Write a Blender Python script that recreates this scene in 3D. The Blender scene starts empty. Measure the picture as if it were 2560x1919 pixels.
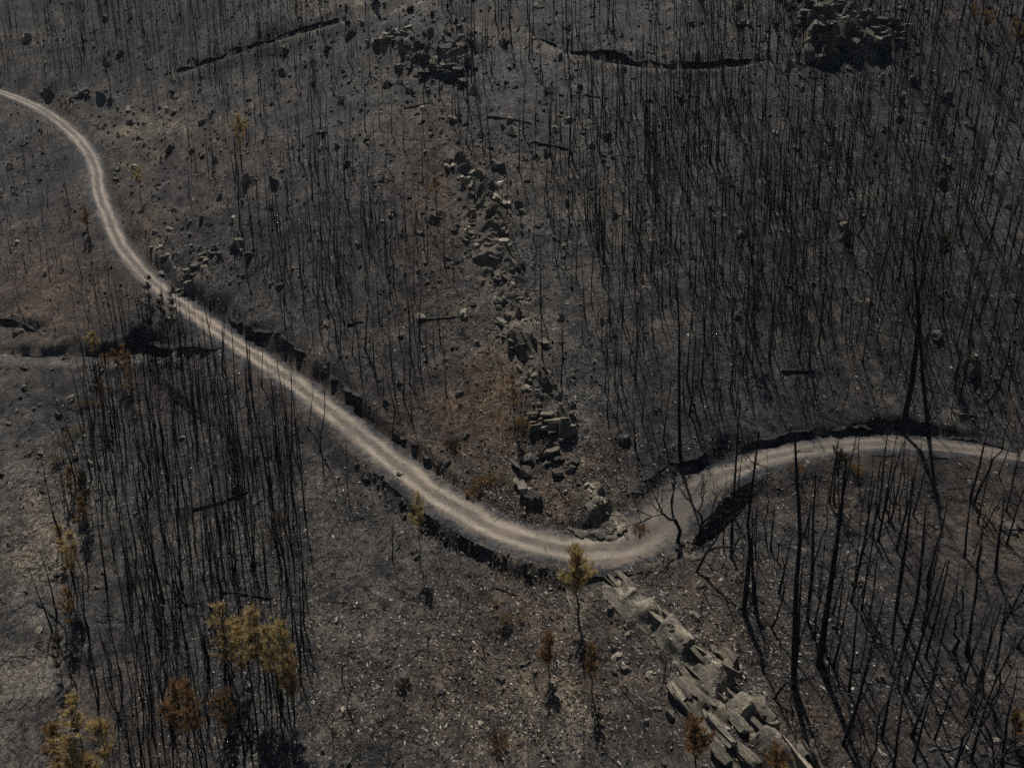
import bpy, bmesh, math, random
import numpy as np
from mathutils import Vector, Euler, Quaternion

scene = bpy.context.scene
C = scene.collection
rng = np.random.default_rng(7)
random.seed(7)

# ------------------------------------------------------------------ camera
CAM = np.array([0.0, 0.0, 70.0])
PITCH = math.radians(29.0)
W, HGT, F = 2560.0, 1919.0, 1750.0
cam_data = bpy.data.cameras.new('camera')
cam = bpy.data.objects.new('camera', cam_data)
C.objects.link(cam)
cam.location = CAM
cam.rotation_euler = (math.radians(90) - PITCH, 0, 0)
cam_data.sensor_fit = 'HORIZONTAL'
cam_data.sensor_width = 36.0
cam_data.lens = 36.0 * F / W
cam_data.clip_start = 0.5
cam_data.clip_end = 3000
scene.camera = cam

# ------------------------------------------------------------------ sky and sun
HAZE = 0.00004
SUN_EL, SUN_AZ = math.radians(61.0), math.radians(-13.0)     # azimuth measured from +Y towards +X
world = bpy.data.worlds.new('World')
scene.world = world
world.use_nodes = True
wn = world.node_tree.nodes
wl = world.node_tree.links
wn.clear()
w_out = wn.new('ShaderNodeOutputWorld')
w_bg = wn.new('ShaderNodeBackground')
w_sky = wn.new('ShaderNodeTexSky')
w_sky.sky_type = 'NISHITA'
w_sky.sun_disc = False
w_sky.sun_elevation = SUN_EL
w_sky.sun_rotation = SUN_AZ
w_sky.air_density = 1.0
w_sky.dust_density = 1.2
w_bg.inputs['Strength'].default_value = 0.05
wl.new(w_sky.outputs[0], w_bg.inputs['Color'])
wl.new(w_bg.outputs[0], w_out.inputs['Surface'])

sun_data = bpy.data.lights.new('sun', 'SUN')
sun_data.energy = 5.0
sun_data.angle = math.radians(0.5)
sun_data.color = (1.0, 0.975, 0.93)
sun = bpy.data.objects.new('sun', sun_data)
C.objects.link(sun)
sun_dir = Vector((math.sin(SUN_AZ) * math.cos(SUN_EL), math.cos(SUN_AZ) * math.cos(SUN_EL), math.sin(SUN_EL)))
sun.rotation_euler = (-sun_dir).to_track_quat('-Z', 'Y').to_euler()
sun.location = (0, 60, 120)

scene.view_settings.view_transform = 'Standard'
scene.view_settings.look = 'None'
scene.view_settings.exposure = 0.3
scene.view_settings.gamma = 1.0
scene.view_settings.use_curve_mapping = False
scene.cycles.use_denoising = False
scene.cycles.max_bounces = 4
scene.cycles.diffuse_bounces = 2
scene.cycles.volume_bounces = 0

# ------------------------------------------------------------------ noise
def _hash(ix, iy, seed):
    h = (ix.astype(np.int64) * 374761393 + iy.astype(np.int64) * 668265263 + seed * 1442695041) & 0xffffffff
    h = ((h ^ (h >> 13)) * 1274126177) & 0xffffffff
    h = (h ^ (h >> 16)) & 0xffffffff
    return h.astype(np.float64) / 4294967295.0

def vnoise(x, y, seed=0):
    ix, iy = np.floor(x), np.floor(y)
    fx, fy = x - ix, y - iy
    fx = fx * fx * fx * (fx * (fx * 6 - 15) + 10)
    fy = fy * fy * fy * (fy * (fy * 6 - 15) + 10)
    a = _hash(ix, iy, seed); b = _hash(ix + 1, iy, seed)
    c = _hash(ix, iy + 1, seed); d = _hash(ix + 1, iy + 1, seed)
    return (a * (1 - fx) + b * fx) * (1 - fy) + (c * (1 - fx) + d * fx) * fy * 1.0

def fbm(x, y, wl0, octs=4, gain=0.5, seed=0):
    s = np.zeros_like(x); amp = 1.0; tot = 0
    for o in range(octs):
        th = 0.7 * o
        xr = x * math.cos(th) - y * math.sin(th); yr = x * math.sin(th) + y * math.cos(th)
        k = (2 ** o) / wl0
        s += amp * (vnoise(xr * k, yr * k, seed + o) * 2 - 1); tot += amp; amp *= gain
    return s / tot

# ------------------------------------------------------------------ pixel rays (photo is 2560 x 1919)
CP, SP = math.cos(PITCH), math.sin(PITCH)
def ray(u, v):
    xc = (u - W / 2) / F; yc = -(v - HGT / 2) / F
    return np.array([xc, CP + yc * SP, -SP + yc * CP])

def project(x, y, z):
    dx, dy, dz = x - CAM[0], y - CAM[1], z - CAM[2]
    depth = dy * CP - dz * SP
    yc = dy * SP + dz * CP
    depth = np.where(depth > 1, depth, 1)
    return W / 2 + F * dx / depth, HGT / 2 - F * yc / depth, depth

# ------------------------------------------------------------------ terrain: broad shape of the spur and the two gullies
us = [0, 400, 800, 1280, 1800, 2200, 2560]
table = {
    0:    [190, 178, 160, 148, 132, 126, 124],
    240:  [163, 150, 132, 119, 108, 106, 106],
    480:  [130, 118, 106, 96, 90, 89, 90],
    720:  [101, 97, 87, 78.5, 75, 75, 77],
    960:  [80, 80, 71, 64, 62.5, 64, 66],
    1200: [64, 63, 56.5, 52.5, 52.5, 54, 55],
    1440: [49.1, 48.4, 43.9, 41.8, 40.2, 40.9, 41.7],
    1680: [37.9, 37.3, 34.2, 33.2, 31.0, 31.4, 31.9],
    1919: [29.2, 28.7, 26.5, 26.0, 23.8, 24.0, 24.5]}
ctrl = []
for v, row in table.items():
    for u, Y in zip(us, row):
        # distances were estimated for a 35 degree pitch; turn them about the camera to the final one
        yc = -(v - HGT / 2) / F
        c35, s35 = math.cos(math.radians(35)), math.sin(math.radians(35))
        ctrl.append(CAM + ray(u, v) * (Y / (c35 + yc * s35)))
for x, y, z in [(-60, 12, 12), (0, 12, 17), (60, 12, 23), (-60, -30, 8), (0, -30, 10), (60, -30, 14),
                (-200, 230, 62), (-60, 240, 82), (60, 240, 95), (170, 220, 100), (-190, 120, 22), (-120, 60, 8),
                (150, 110, 58), (110, 55, 24), (-240, 330, 95), (0, 340, 120), (220, 330, 130)]:
    ctrl.append(np.array([x, y, z + (0.105 * y if y > 50 else 0)], float))
ctrl = np.array(ctrl)
def _tps(r2):
    return np.where(r2 > 0, 0.5 * r2 * np.log(np.maximum(r2, 1e-12)), 0.0)
SC = 50.0
cx, cy = ctrl[:, 0] / SC, ctrl[:, 1] / SC
n = len(ctrl)
K = _tps((cx[:, None] - cx[None]) ** 2 + (cy[:, None] - cy[None]) ** 2) + np.eye(n) * 2e-3
Pm = np.stack([np.ones(n), cx, cy], 1)
A = np.block([[K, Pm], [Pm.T, np.zeros((3, 3))]])
sol = np.linalg.solve(A, np.concatenate([ctrl[:, 2], [0, 0, 0]]))
def base_h(x, y):
    sh = x.shape
    xf, yf = x.ravel() / SC, y.ravel() / SC
    out = np.empty(xf.size)
    for i in range(0, xf.size, 20000):
        a, b = xf[i:i + 20000], yf[i:i + 20000]
        k = _tps((a[:, None] - cx[None]) ** 2 + (b[:, None] - cy[None]) ** 2)
        out[i:i + 20000] = k @ sol[:n] + sol[n] + sol[n + 1] * a + sol[n + 2] * b
    return out.reshape(sh)

def axis(lo, hi, flo, fhi, step, grow):
    mid = list(np.arange(flo, fhi + 1e-6, step))
    right = []; s = step; p = mid[-1]
    while p < hi:
        s = min(s * grow, 14); p += s; right.append(p)
    left = []; s = step; p = mid[0]
    while p > lo:
        s = min(s * grow, 14); p -= s; left.append(p)
    return np.array(left[::-1] + mid + right)
GX = axis(-330, 330, -46, 46, 0.29, 1.013)
GY = axis(-60, 420, 27, 86, 0.29, 1.011)
XX, YY = np.meshgrid(GX, GY)          # [iy, ix]
ZB = base_h(XX, YY)

class Field:
    def __init__(self, Z): self.Z = Z
    def __call__(self, x, y):
        x = np.asarray(x, float); y = np.asarray(y, float)
        ix = np.clip(np.searchsorted(GX, x) - 1, 0, len(GX) - 2)
        iy = np.clip(np.searchsorted(GY, y) - 1, 0, len(GY) - 2)
        fx = np.clip((x - GX[ix]) / (GX[ix + 1] - GX[ix]), 0, 1); fy = np.clip((y - GY[iy]) / (GY[iy + 1] - GY[iy]), 0, 1)
        Z = self.Z
        return (Z[iy, ix] * (1 - fx) + Z[iy, ix + 1] * fx) * (1 - fy) + (Z[iy + 1, ix] * (1 - fx) + Z[iy + 1, ix + 1] * fx) * fy

TT = np.concatenate([np.arange(18, 110, 0.12), np.arange(110, 420, 0.4)])
def hit(field, u, v):
    d = ray(u, v)
    p = CAM[None] + TT[:, None] * d[None]
    below = p[:, 2] < field(p[:, 0], p[:, 1])
    i = int(np.argmax(below)) if below.any() else len(TT) - 1
    return p[i]

base_f = Field(ZB)
V = 2560 / 2212.0        # some lists were read on a 2212 wide view

def resample(pts, step):
    pts = np.array(pts, float)
    # Catmull-Rom
    P = np.vstack([2 * pts[0] - pts[1], pts, 2 * pts[-1] - pts[-2]])
    out = []
    for i in range(1, len(P) - 2):
        for t in np.linspace(0, 1, 24, endpoint=False):
            a, b, c, d = P[i - 1], P[i], P[i + 1], P[i + 2]
            out.append(0.5 * ((2 * b) + (-a + c) * t + (2 * a - 5 * b + 4 * c - d) * t * t + (-a + 3 * b - 3 * c + d) * t ** 3))
    out.append(pts[-1]); out = np.array(out)
    s = np.concatenate([[0], np.cumsum(np.linalg.norm(np.diff(out[:, :2], axis=0), axis=1))])
    ss = np.arange(0, s[-1], step)
    return np.stack([np.interp(ss, s, out[:, k]) for k in range(out.shape[1])], 1)

def smooth(a, win):
    k = max(1, int(win)); ker = np.hanning(2 * k + 3)[1:-1]; ker /= ker.sum()
    return np.convolve(np.pad(a, k, mode='edge'), ker, 'valid')

def polydist(px, py, line, pad):
    """nearest station, signed distance (+ to the left of travel) for points near a polyline"""
    lo, hi = line[:, :2].min(0) - pad, line[:, :2].max(0) + pad
    idx = np.nonzero((px > lo[0]) & (px < hi[0]) & (py > lo[1]) & (py < hi[1]))[0]
    ax, ay = line[:-1, 0], line[:-1, 1]; bx, by = line[1:, 0] - ax, line[1:, 1] - ay
    L2 = bx * bx + by * by; ns = len(ax)
    step = 6; sub = np.arange(0, ns, step); win = np.arange(-step, step + 1)
    best_d = np.empty(len(idx)); best_s = np.empty(len(idx))
    for i in range(0, len(idx), 20000):
        qx, qy = px[idx[i:i + 20000]], py[idx[i:i + 20000]]
        k0 = sub[((qx[:, None] - ax[sub][None]) ** 2 + (qy[:, None] - ay[sub][None]) ** 2).argmin(1)]
        kk_ = np.clip(k0[:, None] + win[None], 0, ns - 1)
        rx, ry = qx[:, None] - ax[kk_], qy[:, None] - ay[kk_]
        t = np.clip((rx * bx[kk_] + ry * by[kk_]) / L2[kk_], 0, 1)
        dd = (rx - t * bx[kk_]) ** 2 + (ry - t * by[kk_]) ** 2
        j = dd.argmin(1); r_ = np.arange(len(qx)); k = kk_[r_, j]
        cr = bx[k] * ry[r_, j] - by[k] * rx[r_, j]
        best_d[i:i + 20000] = np.sqrt(dd[r_, j]) * np.sign(cr + 1e-12)
        best_s[i:i + 20000] = k + t[r_, j]
    return idx, best_d, best_s

road_px = [(-420, 95), (-260, 130), (-120, 165), (0, 200), (70, 228), (130, 265), (180, 315), (205, 360), (215, 420), (235, 470), (255, 520), (290, 570),
           (340, 620), (400, 665), (470, 715), (560, 775), (640, 830), (720, 893), (800, 957), (880, 1020), (950, 1073),
           (1040, 1128), (1130, 1168), (1220, 1188), (1300, 1188), (1370, 1168), (1425, 1130), (1475, 1083), (1530, 1045),
           (1600, 1016), (1680, 990), (1780, 973), (1880, 966), (1980, 968), (2080, 977), (2212, 998), (2330, 1020), (2480, 1050), (2640, 1090)]
road = resample([hit(base_f, u * V, v * V) for u, v in road_px], 0.5)
road[:, 0] = smooth(road[:, 0], 6); road[:, 1] = smooth(road[:, 1], 6)
road_h = smooth(base_f(road[:, 0], road[:, 1]), 26)
road[:, 2] = road_h
ru, rv, _ = project(road[:, 0], road[:, 1], road[:, 2])
ru = ru / V; rv = rv / V
def lobe(x, c, w): return np.exp(-((x - c) / w) ** 2)
ss = np.arange(len(road)) * 0.5
hw = np.interp(rv, [150, 400, 600, 850, 1100], [1.6, 1.5, 1.55, 1.7, 1.95]) + 0.85 * lobe(ru, 1370, 130) * (rv > 1060)                       # half width
hw = np.where(ru > 1500, np.interp(ru, [1500, 1620], [1.9, 1.5]), hw)
outer_drop = 0.0 + 0.8 * lobe(ru, 1050, 240) * (rv > 880) + 2.4 * lobe(ru, 1490, 90) * (rv > 1000)
outer_drop *= 0.7 + 0.6 * vnoise(ss / 7, ss * 0, 5)
inner_raise = -0.3 + 0.6 * vnoise(ss / 6, ss * 0, 9)
inner_raise += -0.45 * np.clip((ru - 1480) / 120, 0, 1) + 0.3 * lobe(ru, 600, 110) * (rv > 600)
inner_raise *= 1 - 0.85 * lobe(ru, 1330, 120) * (rv > 1060)
road_h = road_h + smooth(0.55 * np.clip((ru - 1470) / 150, 0, 1) * (rv > 700), 20)
fill = 0.6 + 1.9 * np.clip(lobe(ru, 1010, 260) * (rv > 880) + lobe(ru, 1470, 90) * (rv > 1000), 0, 1)
fill = fill + 2.0 * lobe(ru, 1490, 90) * (rv > 1000)
fill = smooth(fill, 8)
hw, outer_drop, inner_raise = smooth(hw, 8), smooth(outer_drop, 6), smooth(inner_raise, 4)

tracks = [   # minor benches cut in the slope: pixel line (2212 view), half width, back bank height
    ([(360, 165), (440, 140), (520, 112), (600, 88), (680, 64), (750, 44), (830, 30), (900, 12)], 1.4, 0.4),
    ([(1120, 62), (1180, 95), (1250, 122), (1330, 137), (1420, 147), (1520, 147), (1600, 141), (1680, 137)], 1.2, 0.3),
    ([(-60, 770), (60, 776), (180, 778), (300, 772), (380, 770), (450, 770), (520, 782)], 1.7, 0.4),
    ([(-30, 705), (30, 708), (70, 722), (120, 735)], 0.8, 0.5),
]

Z = ZB.copy()
spx, spy = XX.ravel(), YY.ravel()
und = fbm(spx, spy, 22, 3, 0.5, 3) * 0.9 + fbm(spx, spy, 7, 3, 0.55, 13) * 0.42
Zf = Z.ravel() + und
rough = np.ones_like(Zf)
road_keep = np.ones_like(Zf)
def carve(line, h, hw, cut, drop, raise_, fill, pad=22, lift=0.0, ends=6.0):
    idx, sd, st = polydist(spx, spy, line, pad)
    k = np.clip(st, 0, len(line) - 1); si = np.arange(len(line))
    I = lambda arr: np.interp(k, si, arr)
    hh, w2, dr, ra, fi = I(h) + lift, I(hw), I(drop), I(raise_), I(fill)
    end = np.minimum(1, np.minimum(k, len(line) - 1 - k) * np.linalg.norm(line[1, :2] - line[0, :2]) / ends)
    jit = (vnoise(spx[idx] / 1.1, spy[idx] / 1.1, 31) - 0.5) * 0.25 + (vnoise(spx[idx] / 3.2, spy[idx] / 3.2, 33) - 0.5) * 1.3
    z0 = Zf[idx]
    ad = np.abs(sd)
    up = sd > 0
    fade = np.exp(-np.maximum(ad - w2, 0) / 5.0) * np.clip((pad - ad) / 6, 0, 1)
    zt = np.where(up, z0 + ra * fade, z0 - dr * fade)
    e = np.maximum(ad - w2 - np.maximum(jit, -0.3) * 0.8, 0)
    zup = np.minimum(zt, hh + e * cut * (0.3 + 0.9 * vnoise(spx[idx] / 4.0, spy[idx] / 4.0, 35)))
    zup = np.where(ad < w2 + 6, zup, zt)
    zdn = np.maximum(np.minimum(zt, hh + 0.05 + e * 0.6), hh - e * fi)
    zdn = np.where(ad < w2 + 7, zdn, zt)
    zn = np.where(ad < w2, hh, np.where(up, zup, zdn))
    end = end * road_keep[idx]
    Zf[idx] = z0 * (1 - end) + zn * end
    rough[idx] = np.minimum(rough[idx], np.where(ad < w2 + 0.2, 0.12, np.clip(0.4 + (ad - w2) * 2.0, 0, 1)))
    return idx, sd, st
road_idx, road_sd, road_st = carve(road, road_h, hw * 1.28, 2.6, outer_drop, inner_raise, fill, lift=-0.13)
road_keep[road_idx] = np.clip((np.abs(road_sd) - 3.2) / 3.0, 0, 1)
track_lines = []
for pl, w2, bank in tracks:
    ln = resample([hit(base_f, u * V, v * V) for u, v in pl], 0.6)
    hh = smooth(base_f(ln[:, 0], ln[:, 1]), 10)
    o = np.ones(len(ln))
    idx, sd, st = carve(ln, hh, o * w2, 3.5, o * 0.25, o * bank * (0.6 + 0.8 * vnoise(np.arange(len(ln)) / 6.0, o * 0, 77)), o * 1.2, pad=12, lift=-0.3)
    track_lines.append((ln, idx, sd, w2))
# fine relief
Zf += rough * (fbm(spx, spy, 2.6, 3, 0.6, 41) * 0.24 + fbm(spx, spy, 0.9, 2, 0.8, 47) * 0.13)
for pl, hgt_, wid_ in [([(955, 325), (1000, 365), (1050, 420), (1085, 500), (1090, 570), (1110, 640), (1130, 720), (1135, 775)], 1.3, 2.2), ([(1150, 830), (1190, 880), (1210, 925)], 1.0, 2.0), ([(1270, 1040), (1300, 1090), (1335, 1140)], .8, 1.5),
                      ([(1335, 1265), (1420, 1345), (1540, 1455), (1640, 1575), (1760, 1690)], .8, 1.5), ([(1470, 1490), (1520, 1530), (1570, 1590)], .6, 1.6), ([(830, 90), (880, 100), (960, 130), (1010, 110)], 1.6, 4.0), ([(1740, 60), (1800, 70), (1890, 85)], 2.2, 5.0)]:
    ln = resample([hit(base_f, u * V, v * V) for u, v in pl], 0.4)
    idx, sd, st = polydist(spx, spy, ln, wid_ * 3)
    Zf[idx] += rough[idx] * hgt_ * np.exp(-(sd / wid_) ** 2) * (0.25 + 1.1 * vnoise(spx[idx] / 1.7, spy[idx] / 1.7, 71))
# ribs of bedrock breaking the surface along the strike
strike = math.radians(-52)
a_ = spx * math.cos(strike) + spy * math.sin(strike); b_ = -spx * math.sin(strike) + spy * math.cos(strike)
rib = vnoise(a_ / 5.5, b_ / 0.8, 61)
ribm = np.clip((vnoise(spx / 9, spy / 9, 62) - 0.45) * 3, 0, 1)
Zf += rough * ribm * np.clip(rib - 0.5, 0, 1) * 0.9
led = b_ / 3.4 + 1.3 * vnoise(a_ / 9, b_ / 9, 63) + .25 * vnoise(a_ / 1.6, b_ / 1.6, 66)
led = led - np.floor(led)
lm = np.clip((vnoise(spx / 6, spy / 6, 64) - 0.5) * 4, 0, 1) * np.clip((vnoise(spx / 17, spy / 17, 65) - .3) * 3, 0, 1)
Zf += rough * lm * (np.clip(led / .88, 0, 1) - np.clip((led - .88) / .12, 0, 1)) * .55
# runnels washed down the slope
run = np.abs(vnoise(spx / 2.6 + .6 * vnoise(spx / 9, spy / 9, 68), spy / 15, 67) - .5)
Zf -= rough * np.clip(.07 - run, 0, .07) / .07 * .28 * np.clip((vnoise(spx / 14, spy / 14, 69) - .4) * 3, 0, 1)
Z = Zf.reshape(XX.shape)
ground_f = Field(Z)
def G(x, y): return float(ground_f(x, y))
def P(u, v): return hit(ground_f, u, v)      # photo pixel -> point on the ground
def at_depth(u, v, Y):                       # photo pixel -> point in the upright plane at distance Y
    d = ray(u, v); return CAM + d * (Y / d[1])

# ------------------------------------------------------------------ materials
def mat(name):
    m = bpy.data.materials.new(name); m.use_nodes = True
    nt = m.node_tree; nt.nodes.clear()
    out = nt.nodes.new('ShaderNodeOutputMaterial'); b = nt.nodes.new('ShaderNodeBsdfPrincipled')
    b.inputs['Specular IOR Level'].default_value = 0.2
    b.inputs['Roughness'].default_value = 0.9
    nt.links.new(b.outputs[0], out.inputs[0])
    return m, nt, b
def nd(nt, t, **kw):
    nn = nt.nodes.new(t)
    for k, v in kw.items(): setattr(nn, k, v)
    return nn
def noise(nt, vec, scale, detail=4, rough=0.6, dist=0.0):
    t = nd(nt, 'ShaderNodeTexNoise'); t.inputs['Scale'].default_value = scale; t.inputs['Detail'].default_value = detail
    t.inputs['Roughness'].default_value = rough; t.inputs['Distortion'].default_value = dist
    nt.links.new(vec, t.inputs['Vector']); return t.outputs['Fac']
def ramp(nt, fac, stops, interp='LINEAR'):
    r = nd(nt, 'ShaderNodeValToRGB'); r.color_ramp.interpolation = interp
    e = r.color_ramp.elements
    while len(e) < len(stops): e.new(0.5)
    for i, (p, c) in enumerate(stops):
        e[i].position = p; e[i].color = (*c, 1) if len(c) == 3 else c
    nt.links.new(fac, r.inputs[0]); return r.outputs[0]
def mix(nt, fac, a, b, blend='MIX'):
    m = nd(nt, 'ShaderNodeMix', data_type='RGBA', blend_type=blend)
    for sock, val in ((m.inputs[0], fac), (m.inputs[6], a), (m.inputs[7], b)):
        if hasattr(val, 'links'): nt.links.new(val, sock)
        elif isinstance(val, (int, float)): sock.default_value = val
        else: sock.default_value = (*val, 1)
    return m.outputs[2]
def math_n(nt, op, a, b=0.0, clamp=False):
    m = nd(nt, 'ShaderNodeMath', operation=op, use_clamp=clamp)
    for sock, val in ((m.inputs[0], a), (m.inputs[1], b)):
        if hasattr(val, 'links'): nt.links.new(val, sock)
        else: sock.default_value = val
    return m.outputs[0]
def bump(nt, bsdf, h, strength, dist):
    b = nd(nt, 'ShaderNodeBump'); b.inputs['Strength'].default_value = strength; b.inputs['Distance'].default_value = dist
    nt.links.new(h, b.inputs['Height']); nt.links.new(b.outputs[0], bsdf.inputs['Normal'])
def attr(nt, name):
    a = nd(nt, 'ShaderNodeAttribute'); a.attribute_name = name; return a
def objco(nt):
    return nd(nt, 'ShaderNodeNewGeometry').outputs['Position']

def ground_colour(nt):
    p = objco(nt)
    big = noise(nt, p, 0.09, 4, 0.6)
    mid = noise(nt, p, 0.55, 5, 0.65)
    fine = noise(nt, p, 4.5, 5, 0.72)
    grit = noise(nt, p, 13.0, 3, 0.7)
    c = ramp(nt, mid, [(0.28, (0.0333, 0.0326, 0.0326)), (0.5, (0.0623, 0.0587, 0.0558)), (0.72, (0.0986, 0.0885, 0.0769))])
    brown = ramp(nt, fine, [(0.3, (0.042, 0.027, 0.018)), (0.7, (0.125, 0.08, 0.05))])
    bm = ramp(nt, big, [(0.42, (0, 0, 0)), (0.62, (1, 1, 1))])
    c = mix(nt, math_n(nt, 'MULTIPLY', bm, 0.18), c, brown)
    t = attr(nt, 'tint')
    sep = nd(nt, 'ShaderNodeSeparateColor'); nt.links.new(t.outputs['Color'], sep.inputs[0])
    c = mix(nt, math_n(nt, 'MULTIPLY', sep.outputs[1], 1.0), c, brown)
    ash = ramp(nt, fine, [(0.35, (0.05, 0.05, 0.052)), (0.62, (0.12, 0.12, 0.122)), (0.8, (0.3, 0.29, 0.28))])
    c = mix(nt, math_n(nt, 'MULTIPLY', sep.outputs[2], math_n(nt, 'MULTIPLY', mid, 2.2), True), c, ash)
    beige = ramp(nt, fine, [(0.3, (0.085, 0.071, 0.056)), (0.55, (0.2, 0.17, 0.134)), (0.75, (0.34, 0.295, 0.235))])
    bf = math_n(nt, 'MULTIPLY', sep.outputs[0], ramp(nt, mid, [(0.3, (0.35,) * 3), (0.6, (1,) * 3)]), True)
    c = mix(nt, bf, c, beige)
    # soot mottling and pale grit
    c = mix(nt, math_n(nt, 'MULTIPLY', t.outputs['Alpha'], ramp(nt, mid, [(0.3, (1,) * 3), (0.65, (0.35,) * 3)])), c, (0.027, 0.0285, 0.032))
    dark = ramp(nt, fine, [(0.34, (0.42,) * 3), (0.58, (1.12,) * 3)])
    c = mix(nt, 1.0, c, dark, 'MULTIPLY')
    soot = ramp(nt, noise(nt, p, 1.5, 4, 0.7), [(0.34, (0.34, 0.34, 0.36)), (0.5, (0.86, 0.86, 0.86)), (0.66, (1.5, 1.44, 1.34))])
    c = mix(nt, 1.0, c, soot, 'MULTIPLY')
    patch = ramp(nt, noise(nt, p, 0.24, 5, 0.62, 0.3), [(0.36, (0.52, 0.53, 0.56)), (0.5, (0.95, 0.95, 0.95)), (0.64, (1.42, 1.38, 1.3))])
    c = mix(nt, 1.0, c, patch, 'MULTIPLY')
    wide = ramp(nt, noise(nt, p, 0.045, 3, 0.55), [(0.36, (0.72, 0.74, 0.79)), (0.64, (1.2, 1.14, 1.04))])
    c = mix(nt, 1.0, c, wide, 'MULTIPLY')
    spk = ramp(nt, grit, [(0.62, (0, 0, 0)), (0.72, (1, 1, 1))])
    c = mix(nt, math_n(nt, 'MULTIPLY', spk, 0.55), c, (0.15, 0.135, 0.115))
    h = math_n(nt, 'ADD', math_n(nt, 'MULTIPLY', fine, 1.0), math_n(nt, 'MULTIPLY', grit, 0.45))
    return c, h

M = {}
m, nt, b = mat('burnt_ground'); c, h = ground_colour(nt); nt.links.new(c, b.inputs['Base Color']); bump(nt, b, h, 1.0, 0.3); M['ground'] = m

m, nt, b = mat('dirt_road')
gc, gh = ground_colour(nt)
p = objco(nt)
sd = attr(nt, 'sd').outputs['Fac']
sta = attr(nt, 'station').outputs['Fac']
cmb = nd(nt, 'ShaderNodeCombineXYZ'); nt.links.new(math_n(nt, 'MULTIPLY', sd, 2.2), cmb.inputs[0]); nt.links.new(math_n(nt, 'MULTIPLY', sta, 0.22), cmb.inputs[1])
streak = noise(nt, cmb.outputs[0], 1.6, 5, 0.65, 0.3)
wob = math_n(nt, 'MULTIPLY', math_n(nt, 'SUBTRACT', noise(nt, p, 0.3, 3, 0.55), 0.5), 1.3)
s2 = math_n(nt, 'ADD', sd, wob)
ab = math_n(nt, 'ABSOLUTE', s2)
fine = noise(nt, p, 5.0, 6, 0.75); midn = noise(nt, p, 0.16, 3, 0.55); blot = noise(nt, p, 1.3, 4, 0.65)
tr = math_n(nt, 'ABSOLUTE', math_n(nt, 'SUBTRACT', ab, 0.84))
jit = math_n(nt, 'ADD', math_n(nt, 'MULTIPLY', math_n(nt, 'SUBTRACT', streak, 0.5), 0.7), math_n(nt, 'MULTIPLY', math_n(nt, 'SUBTRACT', blot, 0.5), 0.5))
tr = ramp(nt, math_n(nt, 'ADD', tr, jit), [(0.14, (1, 1, 1)), (0.56, (0, 0, 0))])
tr = math_n(nt, 'MULTIPLY', tr, attr(nt, 'worn').outputs['Fac'])
tr = math_n(nt, 'MULTIPLY', tr, ramp(nt, midn, [(0.34, (0.3,) * 3), (0.58, (1,) * 3)]))
rc = ramp(nt, fine, [(0.3, (0.052, 0.043, 0.035)), (0.7, (0.12, 0.1, 0.08))])
pale = ramp(nt, fine, [(0.28, (0.125, 0.104, 0.08)), (0.72, (0.31, 0.26, 0.202))])
c = mix(nt, tr, rc, pale)
c = mix(nt, 1.0, c, ramp(nt, blot, [(0.33, (0.72,) * 3), (0.66, (1.22,) * 3)]), 'MULTIPLY')
warm = noise(nt, p, 0.16, 2, 0.5)
c = mix(nt, ramp(nt, warm, [(0.5, (0, 0, 0)), (0.66, (0.4,) * 3)]), c, (0.17, 0.13, 0.1))
edge = math_n(nt, 'ADD', math_n(nt, 'ABSOLUTE', sd), math_n(nt, 'ADD', math_n(nt, 'MULTIPLY', math_n(nt, 'SUBTRACT', noise(nt, p, 2.2, 5, 0.75), 0.5), 2.0), math_n(nt, 'MULTIPLY', math_n(nt, 'SUBTRACT', noise(nt, p, 0.3, 3, 0.6), 0.5), 2.0)))
em = ramp(nt, math_n(nt, 'MULTIPLY', edge, 0.3), [(0.42, (0, 0, 0)), (0.55, (1, 1, 1))])
wn_ = math_n(nt, 'MULTIPLY', math_n(nt, 'SUBTRACT', 1.0, attr(nt, 'worn').outputs['Fac']), math_n(nt, 'MULTIPLY', blot, 1.1), True)
c = mix(nt, wn_, c, gc)
c = mix(nt, em, c, gc)
nt.links.new(c, b.inputs['Base Color']); bump(nt, b, math_n(nt, 'ADD', fine, math_n(nt, 'MULTIPLY', gh, 0.6)), 0.8, 0.12); M['road'] = m

def rock_mat(name, lo, hi, mottle=0.6):
    m, nt, b = mat(name)
    tc = nd(nt, 'ShaderNodeTexCoord').outputs['Object']
    p = objco(nt)
    info = nd(nt, 'ShaderNodeObjectInfo').outputs['Random']
    isl = nd(nt, 'ShaderNodeNewGeometry').outputs['Random Per Island']
    mp = nd(nt, 'ShaderNodeMapping'); mp.inputs['Scale'].default_value = (0.5, 2.0, 9.0); nt.links.new(tc, mp.inputs[0])
    strat = noise(nt, mp.outputs[0], 1.6, 5, 0.65, 0.4)
    f = noise(nt, p, 3.5, 5, 0.7)
    g = noise(nt, p, 0.7, 3, 0.6)
    c = ramp(nt, strat, [(0.3, lo), (0.55, tuple((a + b_) / 2 for a, b_ in zip(lo, hi))), (0.75, hi)])
    soot = ramp(nt, f, [(0.36, (0.38,) * 3), (0.6, (1.1,) * 3)])
    c = mix(nt, mottle, c, mix(nt, 1.0, c, soot, 'MULTIPLY'))
    c = mix(nt, ramp(nt, g, [(0.4, (0.55,) * 3), (0.62, (0,) * 3)]), c, (0.04, 0.037, 0.034))
    c = mix(nt, 1.0, c, ramp(nt, math_n(nt, 'FRACT', math_n(nt, 'ADD', info, isl)), [(0, (0.62,) * 3), (1, (1.25, 1.22, 1.15))]), 'MULTIPLY')
    nt.links.new(c, b.inputs['Base Color'])
    bump(nt, b, math_n(nt, 'ADD', math_n(nt, 'MULTIPLY', strat, 1.4), f), 0.9, 0.13)
    return m
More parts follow.
